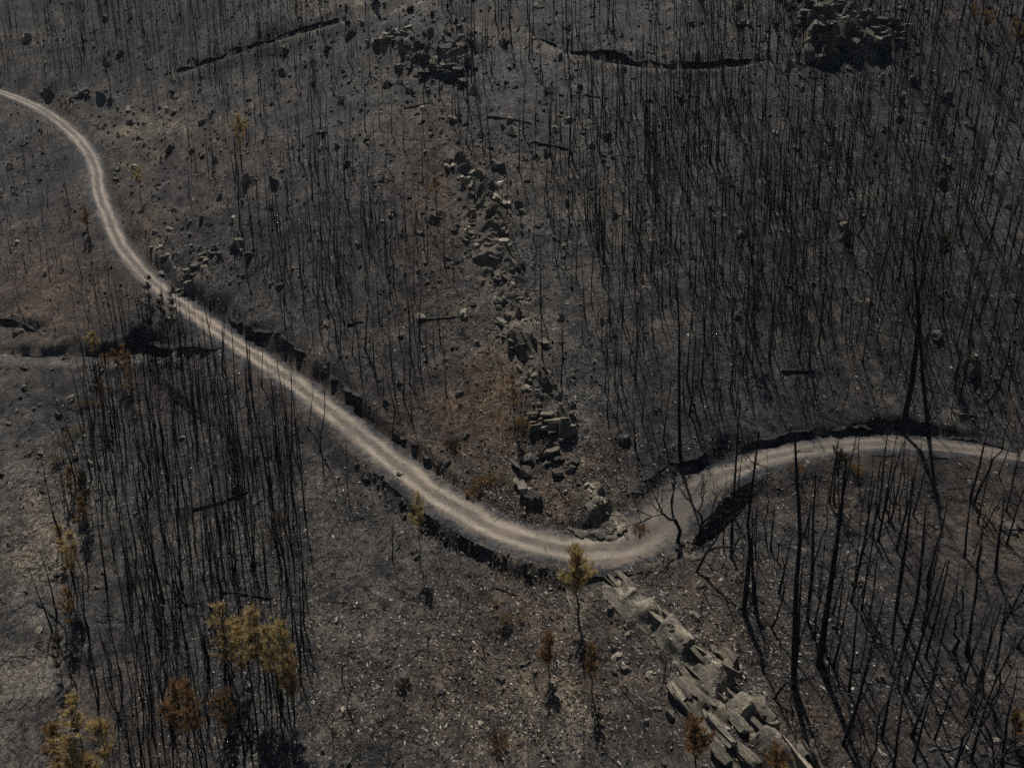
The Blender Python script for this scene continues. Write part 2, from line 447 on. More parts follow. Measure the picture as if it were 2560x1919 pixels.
M['rock'] = rock_mat('schist_rock', (0.075, 0.063, 0.048), (0.235, 0.197, 0.15))
M['rock_pale'] = rock_mat('pale_schist_rock', (0.165, 0.14, 0.106), (0.48, 0.41, 0.315), 0.6)
M['rock_dark'] = rock_mat('sooty_rock', (0.045, 0.041, 0.036), (0.14, 0.124, 0.104))

m, nt, b = mat('rubble_chips')
isl = nd(nt, 'ShaderNodeNewGeometry').outputs['Random Per Island']
p = objco(nt); f = noise(nt, p, 7, 3, 0.6)
c = ramp(nt, isl, [(0.0, (0.015, 0.015, 0.015)), (0.35, (0.05, 0.045, 0.041)), (0.65, (0.1, 0.088, 0.072)), (0.85, (0.21, 0.185, 0.15)), (0.97, (0.27, 0.24, 0.195)), (1.0, (0.36, 0.33, 0.28))])
c = mix(nt, 1.0, c, ramp(nt, f, [(0.35, (0.6,) * 3), (0.65, (1.15,) * 3)]), 'MULTIPLY')
nt.links.new(c, b.inputs['Base Color']); M['chips'] = m

m, nt, b = mat('sooty_clods')
isl = nd(nt, 'ShaderNodeNewGeometry').outputs['Random Per Island']
c = ramp(nt, isl, [(0.0, (0.008, 0.008, 0.008)), (0.6, (0.03, 0.028, 0.026)), (1.0, (0.085, 0.074, 0.06))])
nt.links.new(c, b.inputs['Base Color']); M['clod'] = m

m, nt, b = mat('charred_bark')
p = objco(nt)
f = noise(nt, p, 5, 4, 0.65); info = nd(nt, 'ShaderNodeObjectInfo').outputs['Random']
c = ramp(nt, f, [(0.3, (0.006, 0.006, 0.0065)), (0.6, (0.013, 0.0125, 0.0125)), (0.8, (0.03, 0.027, 0.025))])
isl = nd(nt, 'ShaderNodeNewGeometry').outputs['Random Per Island']
c = mix(nt, ramp(nt, isl, [(0.78, (0, 0, 0)), (0.98, (0.5,) * 3)]), c, (0.045, 0.037, 0.031))
nt.links.new(c, b.inputs['Base Color']); b.inputs['Roughness'].default_value = 0.8; M['char'] = m

m, nt, b = mat('scorched_grey_wood')
p = objco(nt); f = noise(nt, p, 6, 4, 0.65)
c = ramp(nt, f, [(0.3, (0.025, 0.023, 0.022)), (0.6, (0.07, 0.063, 0.056)), (0.8, (0.16, 0.145, 0.125))])
nt.links.new(c, b.inputs['Base Color']); M['greywood'] = m

def needle_mat(name, a, b3, c3):
    m, nt, b = mat(name)
    isl = nd(nt, 'ShaderNodeNewGeometry').outputs['Random Per Island']
    p = objco(nt); f = noise(nt, p, 1.3, 3, 0.6)
    c = ramp(nt, math_n(nt, 'ADD', math_n(nt, 'MULTIPLY', isl, 0.6), math_n(nt, 'MULTIPLY', f, 0.5)), [(0.2, a), (0.55, b3), (0.9, c3)])
    nt.links.new(c, b.inputs['Base Color'])
    tr = nd(nt, 'ShaderNodeBsdfTranslucent'); nt.links.new(c, tr.inputs[0])
    ms = nd(nt, 'ShaderNodeMixShader'); ms.inputs[0].default_value = 0.3
    out = [x for x in nt.nodes if x.type == 'OUTPUT_MATERIAL'][0]
    nt.links.new(b.outputs[0], ms.inputs[1]); nt.links.new(tr.outputs[0], ms.inputs[2]); nt.links.new(ms.outputs[0], out.inputs[0])
    return m
M['ochre'] = needle_mat('scorched_ochre_needles', (0.12, 0.08, 0.033), (0.4, 0.28, 0.115), (0.68, 0.52, 0.25))
M['rust'] = needle_mat('scorched_rust_needles', (0.07, 0.041, 0.02), (0.2, 0.115, 0.05), (0.38, 0.225, 0.095))
M['burntneedle'] = needle_mat('burnt_black_needles', (0.014, 0.011, 0.009), (0.04, 0.031, 0.02), (0.1, 0.075, 0.04))
M['straw'] = needle_mat('dry_straw_leaves', (0.08, 0.06, 0.03), (0.2, 0.15, 0.075), (0.33, 0.26, 0.14))

# ------------------------------------------------------------------ object helpers
def mesh_from(name, v, f, m, smooth_=False):
    me = bpy.data.meshes.new(name)
    v = np.asarray(v, np.float32)
    if isinstance(f, np.ndarray):
        k = f.shape[1]; nf = len(f)
        me.vertices.add(len(v)); me.vertices.foreach_set('co', v.ravel())
        me.loops.add(nf * k); me.loops.foreach_set('vertex_index', f.astype(np.int32).ravel())
        me.polygons.add(nf); me.polygons.foreach_set('loop_start', np.arange(0, nf * k, k, dtype=np.int32))
        me.update(calc_edges=True)
    else:
        me.from_pydata(v.tolist(), [], f); me.update()
    me.polygons.foreach_set('use_smooth', np.full(len(me.polygons), bool(smooth_)))
    if m is not None: me.materials.append(m)
    return me
def link(name, data, parent=None, loc=None, rot=None, scale=None):
    o = bpy.data.objects.new(name, data); C.objects.link(o)
    if parent is not None: o.parent = parent
    if loc is not None: o.location = loc
    if rot is not None: o.rotation_euler = rot
    if scale is not None: o.scale = scale
    return o
def tag(o, label, cat=None, group=None, kind=None):
    o['label'] = label
    if cat: o['category'] = cat
    if group: o['group'] = group
    if kind: o['kind'] = kind
    return o

# ------------------------------------------------------------------ the hillside
gu, gv, gd = project(spx, spy, Zf)
def blotch(lst, jitter=0.5):
    m = np.zeros(len(spx))
    nz = fbm(spx, spy, 3.0, 3, 0.6, 91)
    for (u, v, ru_, rv_, k) in lst:
        r = ((gu - u * V) / (ru_ * V)) ** 2 + ((gv - v * V) / (rv_ * V)) ** 2
        m = np.maximum(m, k * np.clip(np.exp(-r) * 1.25 + nz * jitter * np.exp(-r * 0.5), 0, 1))
    return np.clip(m, 0, 1)
tintR = blotch([(790, 14, 110, 22, .9), (890, 30, 60, 14, .7), (330, 275, 70, 22, .6), (240, 290, 40, 14, .6), (345, 545, 30, 40, .8), (400, 610, 40, 40, .6),
                (60, 80, 50, 25, .55), (130, 45, 60, 25, .35), (1160, 1560, 130, 90, .5), (1090, 1470, 80, 60, .35), (60, 1440, 80, 100, .85), (90, 1190, 60, 80, .85), (80, 1030, 80, 80, .7),
                (40, 1580, 100, 80, .75), (1290, 1140, 80, 60, .5), (1050, 560, 60, 140, .35), (1120, 680, 50, 90, .4), (1900, 415, 45, 22, .8), (2140, 1480, 50, 35, .5), (1225, 1330, 60, 60, .3),
                (2050, 900, 35, 25, .5), (30, 760, 200, 8, .3), (1220, 105, 70, 12, .5), (1000, 380, 40, 60, .3), (2180, 470, 90, 60, .2), (1490, 1180, 30, 30, .4), (1830, 1230, 60, 40, .4)])
tintG = blotch([(1060, 900, 150, 140, .85), (1150, 1080, 170, 80, .85), (120, 620, 180, 140, .6), (220, 480, 150, 90, .5), (1250, 1000, 90, 60, .8), (940, 470, 90, 190, .55), (820, 900, 120, 80, .55),
                (400, 330, 180, 80, .45), (1150, 1430, 220, 190, .6), (330, 900, 80, 80, .4), (1750, 1080, 120, 50, .5), (1950, 1010, 150, 30, .5), (1560, 1330, 120, 120, .45), (2050, 1200, 200, 140, .4),
                (1900, 1540, 260, 120, .5), (300, 1550, 200, 120, .4), (2050, 60, 160, 60, .4), (640, 860, 90, 60, .5)])
tintB = blotch([(430, 1450, 200, 130, .35), (1230, 860, 60, 120, .55), (1090, 160, 90, 60, .5), (1240, 190, 80, 60, .4), (1900, 410, 60, 40, .8), (1860, 380, 160, 80, .35), (330, 1020, 120, 90, .45),
                (60, 1290, 60, 50, .6), (800, 1440, 70, 70, .4), (1690, 850, 150, 90, .35), (2020, 820, 100, 100, .45), (1180, 480, 60, 80, .45), (1950, 1480, 90, 50, .45), (700, 300, 120, 80, .2), (1560, 380, 160, 100, .25),
                (1900, 1180, 60, 50, .4), (2100, 400, 120, 120, .4), (520, 1210, 160, 120, .35), (1330, 250, 120, 100, .35)], 0.7)
soot_a = blotch([(350, 60, 330, 110, .75), (1750, 480, 420, 420, .7), (2050, 150, 260, 220, .8), (80, 420, 160, 120, .5), (420, 1150, 260, 330, .55), (1980, 1330, 330, 160, .5), (640, 520, 180, 140, .5), (800, 700, 160, 160, .45), (150, 720, 200, 60, .5), (900, 1330, 160, 120, .3), (1400, 60, 200, 90, .4)], .6)
ln, idx, sd_, w2_ = track_lines[0]
mm = np.clip(1.3 - np.abs(sd_ + 0.6) / 1.5, 0, 1) * (gu[idx] > 600 * V)
tintR[idx] = np.maximum(tintR[idx], mm * 1.0)
ln, idx, sd_, w2_ = track_lines[1]
tintR[idx] = np.maximum(tintR[idx], np.clip(1.2 - np.abs(sd_ + 0.4) / 1.4, 0, 1) * 0.45)
ln, idx, sd_, w2_ = track_lines[2]
tintR[idx] = np.maximum(tintR[idx], np.clip(1.2 - np.abs(sd_) / 1.8, 0, 1) * 0.45)
tintB[idx] = np.maximum(tintB[idx], np.clip(1.2 - np.abs(sd_) / 1.8, 0, 1) * 0.5)

soot_a *= 1 - np.clip(tintR * 1.2, 0, 1)
ny, nx = XX.shape
ii = np.arange(ny * nx).reshape(ny, nx)
quads = np.stack([ii[:-1, :-1].ravel(), ii[:-1, 1:].ravel(), ii[1:, 1:].ravel(), ii[1:, :-1].ravel()], 1)
me = mesh_from('hillside', np.stack([spx, spy, Zf], 1), quads, M['ground'], True)
ca = me.color_attributes.new('tint', 'FLOAT_COLOR', 'POINT')
ca.data.foreach_set('color', np.stack([tintR, tintG, tintB, soot_a], 1).astype(np.float32).ravel())
hill = tag(link('hillside_ground', me), 'soot-blackened hillside of ash, charred litter and scattered grit', kind='structure')

# ------------------------------------------------------------------ the dirt road
tan = np.gradient(road[:, :2], axis=0); tan /= np.linalg.norm(tan, axis=1)[:, None]
nor = np.stack([-tan[:, 1], tan[:, 0]], 1)
offs = np.array([-2.6, -2.2, -1.8, -1.4, -1.1, -.85, -.6, -.3, 0, .3, .6, .85, 1.1, 1.4, 1.8, 2.2, 2.6])
prof = np.array([-.24, -.04, .0, .01, -.015, -.035, -.01, .02, .03, .02, -.01, -.035, -.015, .01, .0, -.04, -.24])
rv_, rs_, rt_ = [], [], []
for k in range(len(road)):
    wsc = hw[k] / 2.0
    for o_, p_ in zip(offs, prof):
        x, y = road[k, :2] + nor[k] * o_ * wsc
        rv_.append((x, y, road_h[k] + 0.0 + p_)); rs_.append(o_); rt_.append(k * 0.5)
rv_ = np.array(rv_); rs_ = np.array(rs_)
rv_[:, 2] += fbm(rv_[:, 0], rv_[:, 1], 1.2, 3, 0.7, 55) * (0.035 + 0.05 * np.clip(np.abs(rs_) - 1.3, 0, 1))
kk = len(offs); jj = np.arange(len(road) * kk).reshape(len(road), kk)
rq = np.stack([jj[:-1, :-1].ravel(), jj[1:, :-1].ravel(), jj[1:, 1:].ravel(), jj[:-1, 1:].ravel()], 1)[:, ::-1]
me = mesh_from('dirt_road', rv_, rq, M['road'], True)
a = me.attributes.new('sd', 'FLOAT', 'POINT'); a.data.foreach_set('value', rs_.astype(np.float32))
worn = np.interp(ru, [1300, 1400, 1500, 1600, 1750, 2212], [1, .45, .35, .8, .5, .4]) * np.where(rv > 1000, 1, 1); worn = np.where((ru < 1250), 1, worn)
a = me.attributes.new('worn', 'FLOAT', 'POINT'); a.data.foreach_set('value', np.repeat(smooth(worn, 6), kk).astype(np.float32))
a = me.attributes.new('station', 'FLOAT', 'POINT'); a.data.foreach_set('value', np.array(rt_, np.float32))
tag(link('dirt_road', me), 'pale dirt road with two wheel tracks bending round the rocky spur', kind='structure')

# ------------------------------------------------------------------ shape builders
def tube(path, radii, sides=6, cap=False):
    path = np.asarray(path, float); radii = np.asarray(radii, float)
    t = np.gradient(path, axis=0); t /= np.maximum(np.linalg.norm(t, axis=1), 1e-9)[:, None]
    ref = np.array([0.0, 1.0, 0.0]) if abs(t[:, 1]).max() < 0.9 else np.array([1.0, 0.0, 0.0])
    if abs((t @ ref)).max() > 0.95: ref = np.array([0.3, 0.2, 0.93])
    u = np.cross(t, ref); u /= np.maximum(np.linalg.norm(u, axis=1), 1e-9)[:, None]
    w = np.cross(t, u)
    an = np.arange(sides) * 2 * np.pi / sides
    v = path[:, None] + radii[:, None, None] * (np.cos(an)[None, :, None] * u[:, None] + np.sin(an)[None, :, None] * w[:, None])
    nseg = len(path)
    k = np.arange(nseg * sides).reshape(nseg, sides)
    k2 = np.roll(k, -1, axis=1)
    f = np.stack([k[:-1].ravel(), k2[:-1].ravel(), k2[1:].ravel(), k[1:].ravel()], 1)
    v = v.reshape(-1, 3)
    if cap:
        c0, c1 = len(v), len(v) + 1
        v = np.vstack([v, path[:1], path[-1:]])
        fa = np.stack([k2[0], k[0], np.full(sides, c0), np.full(sides, c0)], 1)
        fb = np.stack([k[-1], k2[-1], np.full(sides, c1), np.full(sides, c1)], 1)
        return v, f, np.vstack([fa, fb])[:, :3]
    return v, f
class MB:
    """collects tubes (as quads) and triangles"""
    def __init__(self): self.v = []; self.q = []; self.t = []; self.n = 0
    def tube(self, path, radii, sides=6, cap=False):
        r = tube(path, radii, sides, cap)
        self.v.append(r[0]); self.q.append(r[1] + self.n)
        if cap: self.t.append(r[2] + self.n)
        self.n += len(r[0])
    def tris(self, v, t):
        self.v.append(v); self.t.append(t + self.n); self.n += len(v)
    def arrays(self):
        v = np.vstack(self.v); t = list(self.t)
        for q in self.q:
            t.append(q[:, [0, 1, 2]]); t.append(q[:, [0, 2, 3]])
        return v, np.vstack(t)
    def mesh(self, name, m, sm=True):
        v, t = self.arrays(); return mesh_from(name, v, t, m, sm)
def replicate(v, t, mats):
    """numpy copies of one triangle mesh under 3x4 transforms"""
    nn = len(mats)
    vv = np.einsum('nij,vj->nvi', mats[:, :, :3], v) + mats[:, None, :, 3]
    tt = t[None] + (np.arange(nn) * len(v))[:, None, None]
    return vv.reshape(-1, 3), tt.reshape(-1, 3)
def rotz_mats(loc, rz, sc, tilt=None):
    c, s = np.cos(rz), np.sin(rz); z = np.zeros_like(c); o = np.ones_like(c)
    R = np.stack([np.stack([c, -s, z], 1), np.stack([s, c, z], 1), np.stack([z, z, o], 1)], 1)
    R = R * sc[:, None, :]
    if tilt is not None: R = np.einsum('nij,njk->nik', tilt, R)
    return np.concatenate([R, loc[:, :, None]], 2)
def rand_rot(nn, r, flat=0.6):
    """rotation: random heading about a tilted axis"""
    ax = r.normal(0, flat, nn); ay = r.normal(0, flat, nn)
    cx_, sx = np.cos(ax), np.sin(ax); cy_, sy = np.cos(ay), np.sin(ay); z = np.zeros(nn); o = np.ones(nn)
    Rx = np.stack([np.stack([o, z, z], 1), np.stack([z, cx_, -sx], 1), np.stack([z, sx, cx_], 1)], 1)
    Ry = np.stack([np.stack([cy_, z, sy], 1), np.stack([z, o, z], 1), np.stack([-sy, z, cy_], 1)], 1)
    return np.einsum('nij,njk->nik', Rx, Ry)

def hull_points(pts):
    bm = bmesh.new()
    for p in pts: bm.verts.new(p)
    r = bmesh.ops.convex_hull(bm, input=bm.verts)
    bmesh.ops.delete(bm, geom=[g for g in r['geom_interior'] if isinstance(g, bmesh.types.BMVert)], context='VERTS')
    bmesh.ops.triangulate(bm, faces=bm.faces)
    bm.verts.index_update()
    v = np.array([x.co[:] for x in bm.verts]); t = np.array([[w.index for w in f.verts] for f in bm.faces])
    bm.free(); return v, t
def rock_points(r, l, w, h, k=18, box=0.75):
    p = r.uniform(-1, 1, (k, 3)); m = np.abs(p).max(1, keepdims=True); sph = np.linalg.norm(p, axis=1, keepdims=True)
    p = p / (m * box + sph * (1 - box))
    p *= 1 - 0.22 * r.random((k, 1))
    return p * np.array([l, w, h]) * 0.5

def prism(r, l, w, h, sides=None, taper=(.72, 1.0), tilt=.18, square=.62):
    sides = sides or int(r.integers(5, 8))
    an = np.sort((np.arange(sides) + r.uniform(-.33, .33, sides)) * 2 * np.pi / sides) + r.uniform(0, 1)
    sq = 1 / np.maximum(np.abs(np.cos(an)), np.abs(np.sin(an))) * square + 1 - square
    rad = sq * r.uniform(.78, 1.0, sides)
    px_, py_ = np.cos(an) * rad * .5 * l, np.sin(an) * rad * .5 * w
    top = np.stack([px_ * r.uniform(*taper, sides) + r.normal(0, .04) * l, py_ * r.uniform(*taper, sides), np.full(sides, h * .5)], 1)
    top[:, 2] += (top[:, 0] / l * r.normal(0, tilt) + top[:, 1] / w * r.normal(0, tilt)) * h * 1.5 + r.normal(0, .05, sides) * h
    bot = np.stack([px_, py_, np.full(sides, -h * .5)], 1)
    return hull_points(np.vstack([top, bot]))
# ------------------------------------------------------------------ rock pieces shared by the outcrops
rr = np.random.default_rng(21)
block_meshes, slab_meshes = {}, {}
def layered(r, layers):
    mb = MB(); z = -0.5; th = r.dirichlet(np.ones(layers) * 3)
    for k in range(layers):
        a0, a1 = -0.5 + r.uniform(0, 0.25), 0.5 - r.uniform(0, 0.25)
        b0, b1 = -0.5 + r.uniform(0, 0.35), 0.5 - r.uniform(0, 0.35)
        pv, pt = prism(r, a1 - a0, b1 - b0, th[k] * 1.05, None, (.86, 1.02), .12, 1.0)
        pv = pv + np.array([(a0 + a1) / 2, (b0 + b1) / 2, z + th[k] / 2]); z += th[k]
        mb.tris(pv, pt)
    return mb
for key in ('rock', 'rock_pale', 'rock_dark'):
    block_meshes[key] = []
    slab_meshes[key] = []
def blocky(r):
    mb = MB(); mb.tris(*prism(r, 1, 1, 1, None, (.55, .95), .3))
    for _ in range(int(r.integers(1, 4))):
        pv, pt = prism(r, r.uniform(.4, .8), r.uniform(.4, .8), r.uniform(.5, .9), None, (.6, .95), .35)
        mb.tris(pv + np.array([r.uniform(-.3, .3), r.uniform(-.3, .3), r.uniform(-.25, .15)]), pt)
    return mb.arrays()
rock_shapes = [blocky(rr) for _ in range(12)]
def boulder_shape(r):
    mb = MB(); mb.tris(*prism(r, 1, 1, 1, int(r.integers(6, 9)), (.3, .8), .35, .4))
    for _ in range(int(r.integers(2, 5))):
        pv, pt = prism(r, r.uniform(.4, .75), r.uniform(.4, .75), r.uniform(.4, .9), None, (.35, .8), .4, .4)
        mb.tris(pv + np.array([r.uniform(-.35, .35), r.uniform(-.35, .35), r.uniform(-.35, .0)]), pt)
    return mb.arrays()
boulder_shapes = [boulder_shape(rr) for _ in range(14)]
slab_shapes = [layered(rr, int(rr.integers(2, 5))).arrays() for _ in range(12)]
for key in block_meshes:
    block_meshes[key] = [mesh_from('rock_block', v, t, M[key]) for v, t in rock_shapes]
    slab_meshes[key] = [mesh_from('rock_slab', v, t, M[key]) for v, t in slab_shapes]

rock_sites = []          # (x, y, radius) kept clear of trees
def outcrop(name, label, pieces, group=None):
    """pieces: (world xyz, heading, dip, roll, (l,w,h), mesh kind, material)"""
    base = np.mean([p[0] for p in pieces], axis=0)
    o = link(name, None, loc=(base[0], base[1], G(base[0], base[1])))
    tag(o, label, 'rock outcrop', group)
    for (p, hd, dip, roll, dim, kind, mk) in pieces:
        ms = slab_meshes[mk] if kind == 'slab' else block_meshes[mk]
        me_ = ms[int(rr.integers(len(ms)))]
        q = Quaternion((0, 0, 1), hd) @ Quaternion((1, 0, 0), dip) @ Quaternion((0, 1, 0), roll)
        link('slab' if kind == 'slab' else 'block', me_, o, loc=(p[0] - base[0], p[1] - base[1], p[2] - o.location.z), rot=q.to_euler(), scale=dim)
        rock_sites.append((p[0], p[1], max(dim[0], dim[1]) * 0.45))
    return o
def along(pts, spread, count, ldim, wdim, hdim, hd, dip, mk, kind='slab', sink=0.3, hd_j=0.2, seed=0, roll_j=0.12):
    """pieces strewn along a pixel polyline"""
    r = np.random.default_rng(seed)
    w = resample([P(u * V, v * V) for u, v in pts], 0.2)
    out = []
    for _ in range(count):
        k = int(r.integers(len(w))); x, y = w[k, :2] + r.normal(0, spread, 2)
        l, ww, h = r.uniform(*ldim), r.uniform(*wdim), r.uniform(*hdim)
        m_ = mk if isinstance(mk, str) else mk[int(r.integers(len(mk)))]
        out.append(((x, y, G(x, y) + h * (0.5 - sink)), hd + r.normal(0, hd_j), dip + r.normal(0, 0.15), r.normal(0, roll_j), (l, ww, h), kind, m_))
    return out
def single(u, v, hd, dip, dim, kind, mk, up=0.2, roll=0.0):
    p = P(u * V, v * V)
    return ((p[0], p[1], p[2] + up), hd, dip, roll, dim, kind, mk)
def px_heading(u0, v0, u1, v1):
    a, b = P(u0 * V, v0 * V), P(u1 * V, v1 * V)
    return math.atan2(b[1] - a[1], b[0] - a[0])

def bedrock(parent, pts, half, height, seed, mk, strike_off=0.0, step=.16, steps=5):
    """continuous outcropping bedrock with beds stepping along the strike"""
    w = resample([P(u * V, v * V) for u, v in pts], step); nn = len(w)
    t_ = np.gradient(w[:, :2], axis=0); t_ /= np.linalg.norm(t_, axis=1)[:, None]; n_ = np.stack([-t_[:, 1], t_[:, 0]], 1)
    for c_ in range(2): n_[:, c_] = smooth(n_[:, c_], 6)
    o_ = np.arange(-half, half + 1e-6, .14); no = len(o_)
    S, O = np.meshgrid(np.arange(nn) * step, o_, indexing='ij')
    X = w[:, 0][:, None] + n_[:, 0][:, None] * O; Y_ = w[:, 1][:, None] + n_[:, 1][:, None] * O
    ca_, sa_ = math.cos(strike_off), math.sin(strike_off)
    a = S * ca_ + O * sa_; b_ = -S * sa_ + O * ca_
    env_s = np.clip(np.minimum(S, S.max() - S) / 1.5, 0, 1)
    cen = (vnoise(S / 3.0, S * 0, seed) - .5) * half * .7
    env = np.clip(1.05 - (np.abs(O - cen) / (half * (.55 + .5 * vnoise(S / 2.2, S * 0 + 3, seed + 1)))) ** 2, 0, 1) * env_s
    n1 = vnoise(a / 5.0, b_ / .5, seed + 2) * .55 + vnoise(a / 2.2, b_ / .3, seed + 3) * .32 + vnoise(a / .5, b_ / .5, seed + 4) * .13
    bed = np.floor(n1 * steps * 1.4 + .35 * vnoise(a / .7, b_ / .7, seed + 6)) / (steps * 1.4)
    brk = np.clip((vnoise(a / 1.3, b_ / 1.6, seed + 5) - .28) * 5, .15, 1)
    Zr = ground_f(X, Y_) - .25 + env * height * (.25 + .35 * n1 + .85 * bed) * brk + np.where(env > .05, .12, -.15)
    v = np.stack([X, Y_, Zr], 2).reshape(-1, 3) - np.array(parent.location[:])
    ix = np.arange(nn * no).reshape(nn, no)
    f = np.stack([ix[:-1, :-1].ravel(), ix[1:, :-1].ravel(), ix[1:, 1:].ravel(), ix[:-1, 1:].ravel()], 1)
    return link('bedrock', mesh_from('bedrock', v, f, M[mk]), parent)

# the long rock wall running down from the bend
hdw = px_heading(1320, 1245, 1690, 1640)
wall_line = resample([P(u * V, v * V) for u, v in [(1318, 1240), (1360, 1290), (1420, 1345), (1480, 1395), (1540, 1455), (1600, 1525), (1640, 1575), (1700, 1635), (1760, 1690)]], 0.1)
pieces = []
r = np.random.default_rng(5)
perp = np.array([-math.sin(hdw), math.cos(hdw)])
for j, (off0, zo, wmin, wmax) in enumerate([(-.75, .05, .9, 1.4), (-.1, .42, 1.0, 1.6), (.65, .2, 1.0, 1.6), (-1.4, -.25, .6, 1.1)]):
    k = int(r.integers(0, 8))
    while k < len(wall_line) - 5:
        L = r.choice([.9, 1.5, 2.2, 3.2]) * r.uniform(.8, 1.25)
        x, y = wall_line[min(k + int(L * 4), len(wall_line) - 1), :2]
        tpos = k / len(wall_line)
        off = off0 * (.65 + .6 * tpos) + r.normal(0, .13)
        xx, yy = x + perp[0] * off, y + perp[1] * off
        hh = r.uniform(.8, 1.4) * (.8 + .5 * tpos)
        pieces.append(((xx, yy, G(xx, yy) + zo * (.5 + .6 * tpos) + r.normal(0, .1)), hdw + r.normal(0, .11), math.radians(9) + r.normal(0, .22), r.normal(0, .14), (L * 2.0, r.uniform(wmin, wmax) * .6, hh * .75), 'slab', 'rock_pale' if r.random() < (.5 if j == 1 else .2) else 'rock'))
        k += int(L * (r.uniform(.7, 1.0) * 2.4 if j in (1, 2) else r.uniform(1.8, 4.0)) / 0.1)
wall_o = outcrop('rock_wall', 'long pale schist rock wall running downhill from the road bend', pieces)
bedrock(wall_o, [(1318, 1240), (1360, 1290), (1420, 1345), (1480, 1395), (1540, 1455), (1600, 1525), (1640, 1575), (1700, 1635), (1740, 1672)], 1.6, 1.35, 901, 'rock_pale')
pieces = []
for (u, v) in [(1470, 1490), (1495, 1495), (1520, 1505), (1475, 1515), (1500, 1525), (1530, 1540), (1490, 1545), (1520, 1560), (1550, 1575), (1500, 1455), (1530, 1440), (1570, 1600), (1480, 1470), (1515, 1580), (1540, 1600), (1460, 1505)]:
    pieces.append(single(u, v, hdw + r.normal(0, .1), math.radians(14) + r.normal(0, .18), (r.uniform(2.2, 4.4), r.uniform(.6, 1.1), r.uniform(.6, 1.0)), 'slab', 'rock' if r.random() < .65 else 'rock_pale', r.uniform(-.1, .25)))
rib_o = outcrop('rock_outcrop', 'stack of tilted ribbed rock slabs beside the long rock wall', pieces)
bedrock(rib_o, [(1462, 1475), (1490, 1505), (1525, 1545), (1560, 1590), (1585, 1625)], 1.9, 1.5, 911, 'rock')
pieces = [single(1565, 1430, hdw, .2, (2.2, 1.3, 1.3), 'block', 'rock', .5), single(1575, 1445, hdw, .3, (1.4, 1.0, 1.0), 'block', 'rock', .3), single(1650, 1560, hdw, .2, (2.0, 1.4, 1.6), 'block', 'rock', .5),
          single(1640, 1530, hdw, .2, (1.8, 1.3, 1.3), 'block', 'rock', .3), single(1590, 1560, hdw, .9, (2.4, 1.2, .8), 'slab', 'rock_pale', .4), single(1610, 1640, hdw, .7, (2.8, 1.4, .9), 'slab', 'rock', .4), single(1560, 1640, hdw, .7, (2.4, 1.3, .9), 'slab', 'rock', .4)]
outcrop('rock_outcrop', 'blunt broken blocks jutting from the lower end of the long rock wall', pieces)

# spine above the road
hds = px_heading(985, 340, 1130, 700)
pieces = along([(965, 335), (990, 352), (1020, 380), (1050, 410), (1080, 440)], .5, 22, (1.2, 3.0), (.8, 1.6), (.5, 1.0), hds, .75, ('rock', 'rock_pale'), 'slab', .42, .2, 11)
pieces += along([(1000, 370), (1040, 400), (1085, 455)], .6, 14, (.8, 1.8), (.7, 1.3), (.6, 1.2), hds, .3, ('rock', 'rock_pale'), 'block', .42, .5, 12)
sp1 = outcrop('rock_outcrop', 'uppermost jagged crest of pale slabs on the rocky spine above the road', pieces)
bedrock(sp1, [(958, 330), (990, 352), (1020, 380), (1050, 410), (1085, 448)], 1.7, 1.7, 921, 'rock', .3)
pieces = []
for (u_, v_, L_, w_, h_, up_) in [(1040, 505, 4.6, 1.5, .8, .2), (1052, 475, 4.0, 1.4, .8, .3), (1065, 530, 4.0, 1.5, .9, .4), (1080, 505, 3.0, 1.6, 1.3, .5), (1078, 560, 3.2, 1.5, 1.1, .4), (1022, 520, 3.4, 1.1, .6, .15), (1035, 545, 3.2, 1.2, .6, .2), (1050, 560, 3.0, 1.2, .7, .2), (1030, 480, 3.6, 1.2, .7, .2), (1090, 535, 2.4, 1.6, 1.5, .6), (1060, 450, 2.6, 1.2, .8, .3)]:
    pieces.append(single(u_, v_, hds + 1.0 + rr.normal(0, .12), rr.normal(.42, .15), (L_, w_ * 1.25, h_), 'slab', 'rock_pale' if rr.random() < .25 else 'rock', up_ - .35, rr.normal(0, .15)))
pieces += along([(1000, 480), (1040, 540), (1080, 580), (1100, 610)], .9, 26, (.8, 2.4), (.5, 1.2), (.3, .7), hds + .9, -.2, ('rock', 'rock_pale'), 'slab', .36, .5, 13)
sp2 = outcrop('rock_outcrop', 'biggest cluster of pale tilted slabs with a black overhang on the spine', pieces)
bedrock(sp2, [(1030, 440), (1050, 480), (1062, 520), (1078, 560), (1090, 600)], 3.0, 1.7, 931, 'rock', .8)
pieces = along([(1085, 600), (1110, 640), (1125, 690), (1130, 740), (1130, 775)], .9, 44, (.9, 2.6), (.7, 1.5), (.4, 1.0), hds + .4, .4, ('rock', 'rock', 'rock_dark'), 'slab', .46, .9, 14)
pieces += [single(1105, 725, hds + .5, .35, (3.2, 2.4, 1.0), 'block', 'rock', .2), single(1130, 760, hds, .1, (2.4, 1.8, 1.4), 'block', 'rock', .4), single(1108, 755, hds, .1, (1.8, 1.6, 1.4), 'block', 'rock', .4), single(1145, 735, hds, .2, (2.0, 1.5, 1.5), 'block', 'rock', .5), single(1085, 700, hds + .6, .4, (2.8, 1.8, .9), 'slab', 'rock_pale', .2)]
sp3 = outcrop('rock_outcrop', 'broken slab heap at mid height of the rocky spine', pieces)
bedrock(sp3, [(1088, 610), (1108, 645), (1118, 690), (1125, 735), (1130, 785)], 2.2, 1.8, 941, 'rock', .5)
pieces = along([(1140, 800), (1180, 850), (1200, 890)], .9, 30, (.6, 1.7), (.5, 1.1), (.3, .8), hds + .3, .4, ('rock', 'rock_pale', 'rock_dark'), 'block', .42, .8, 15)
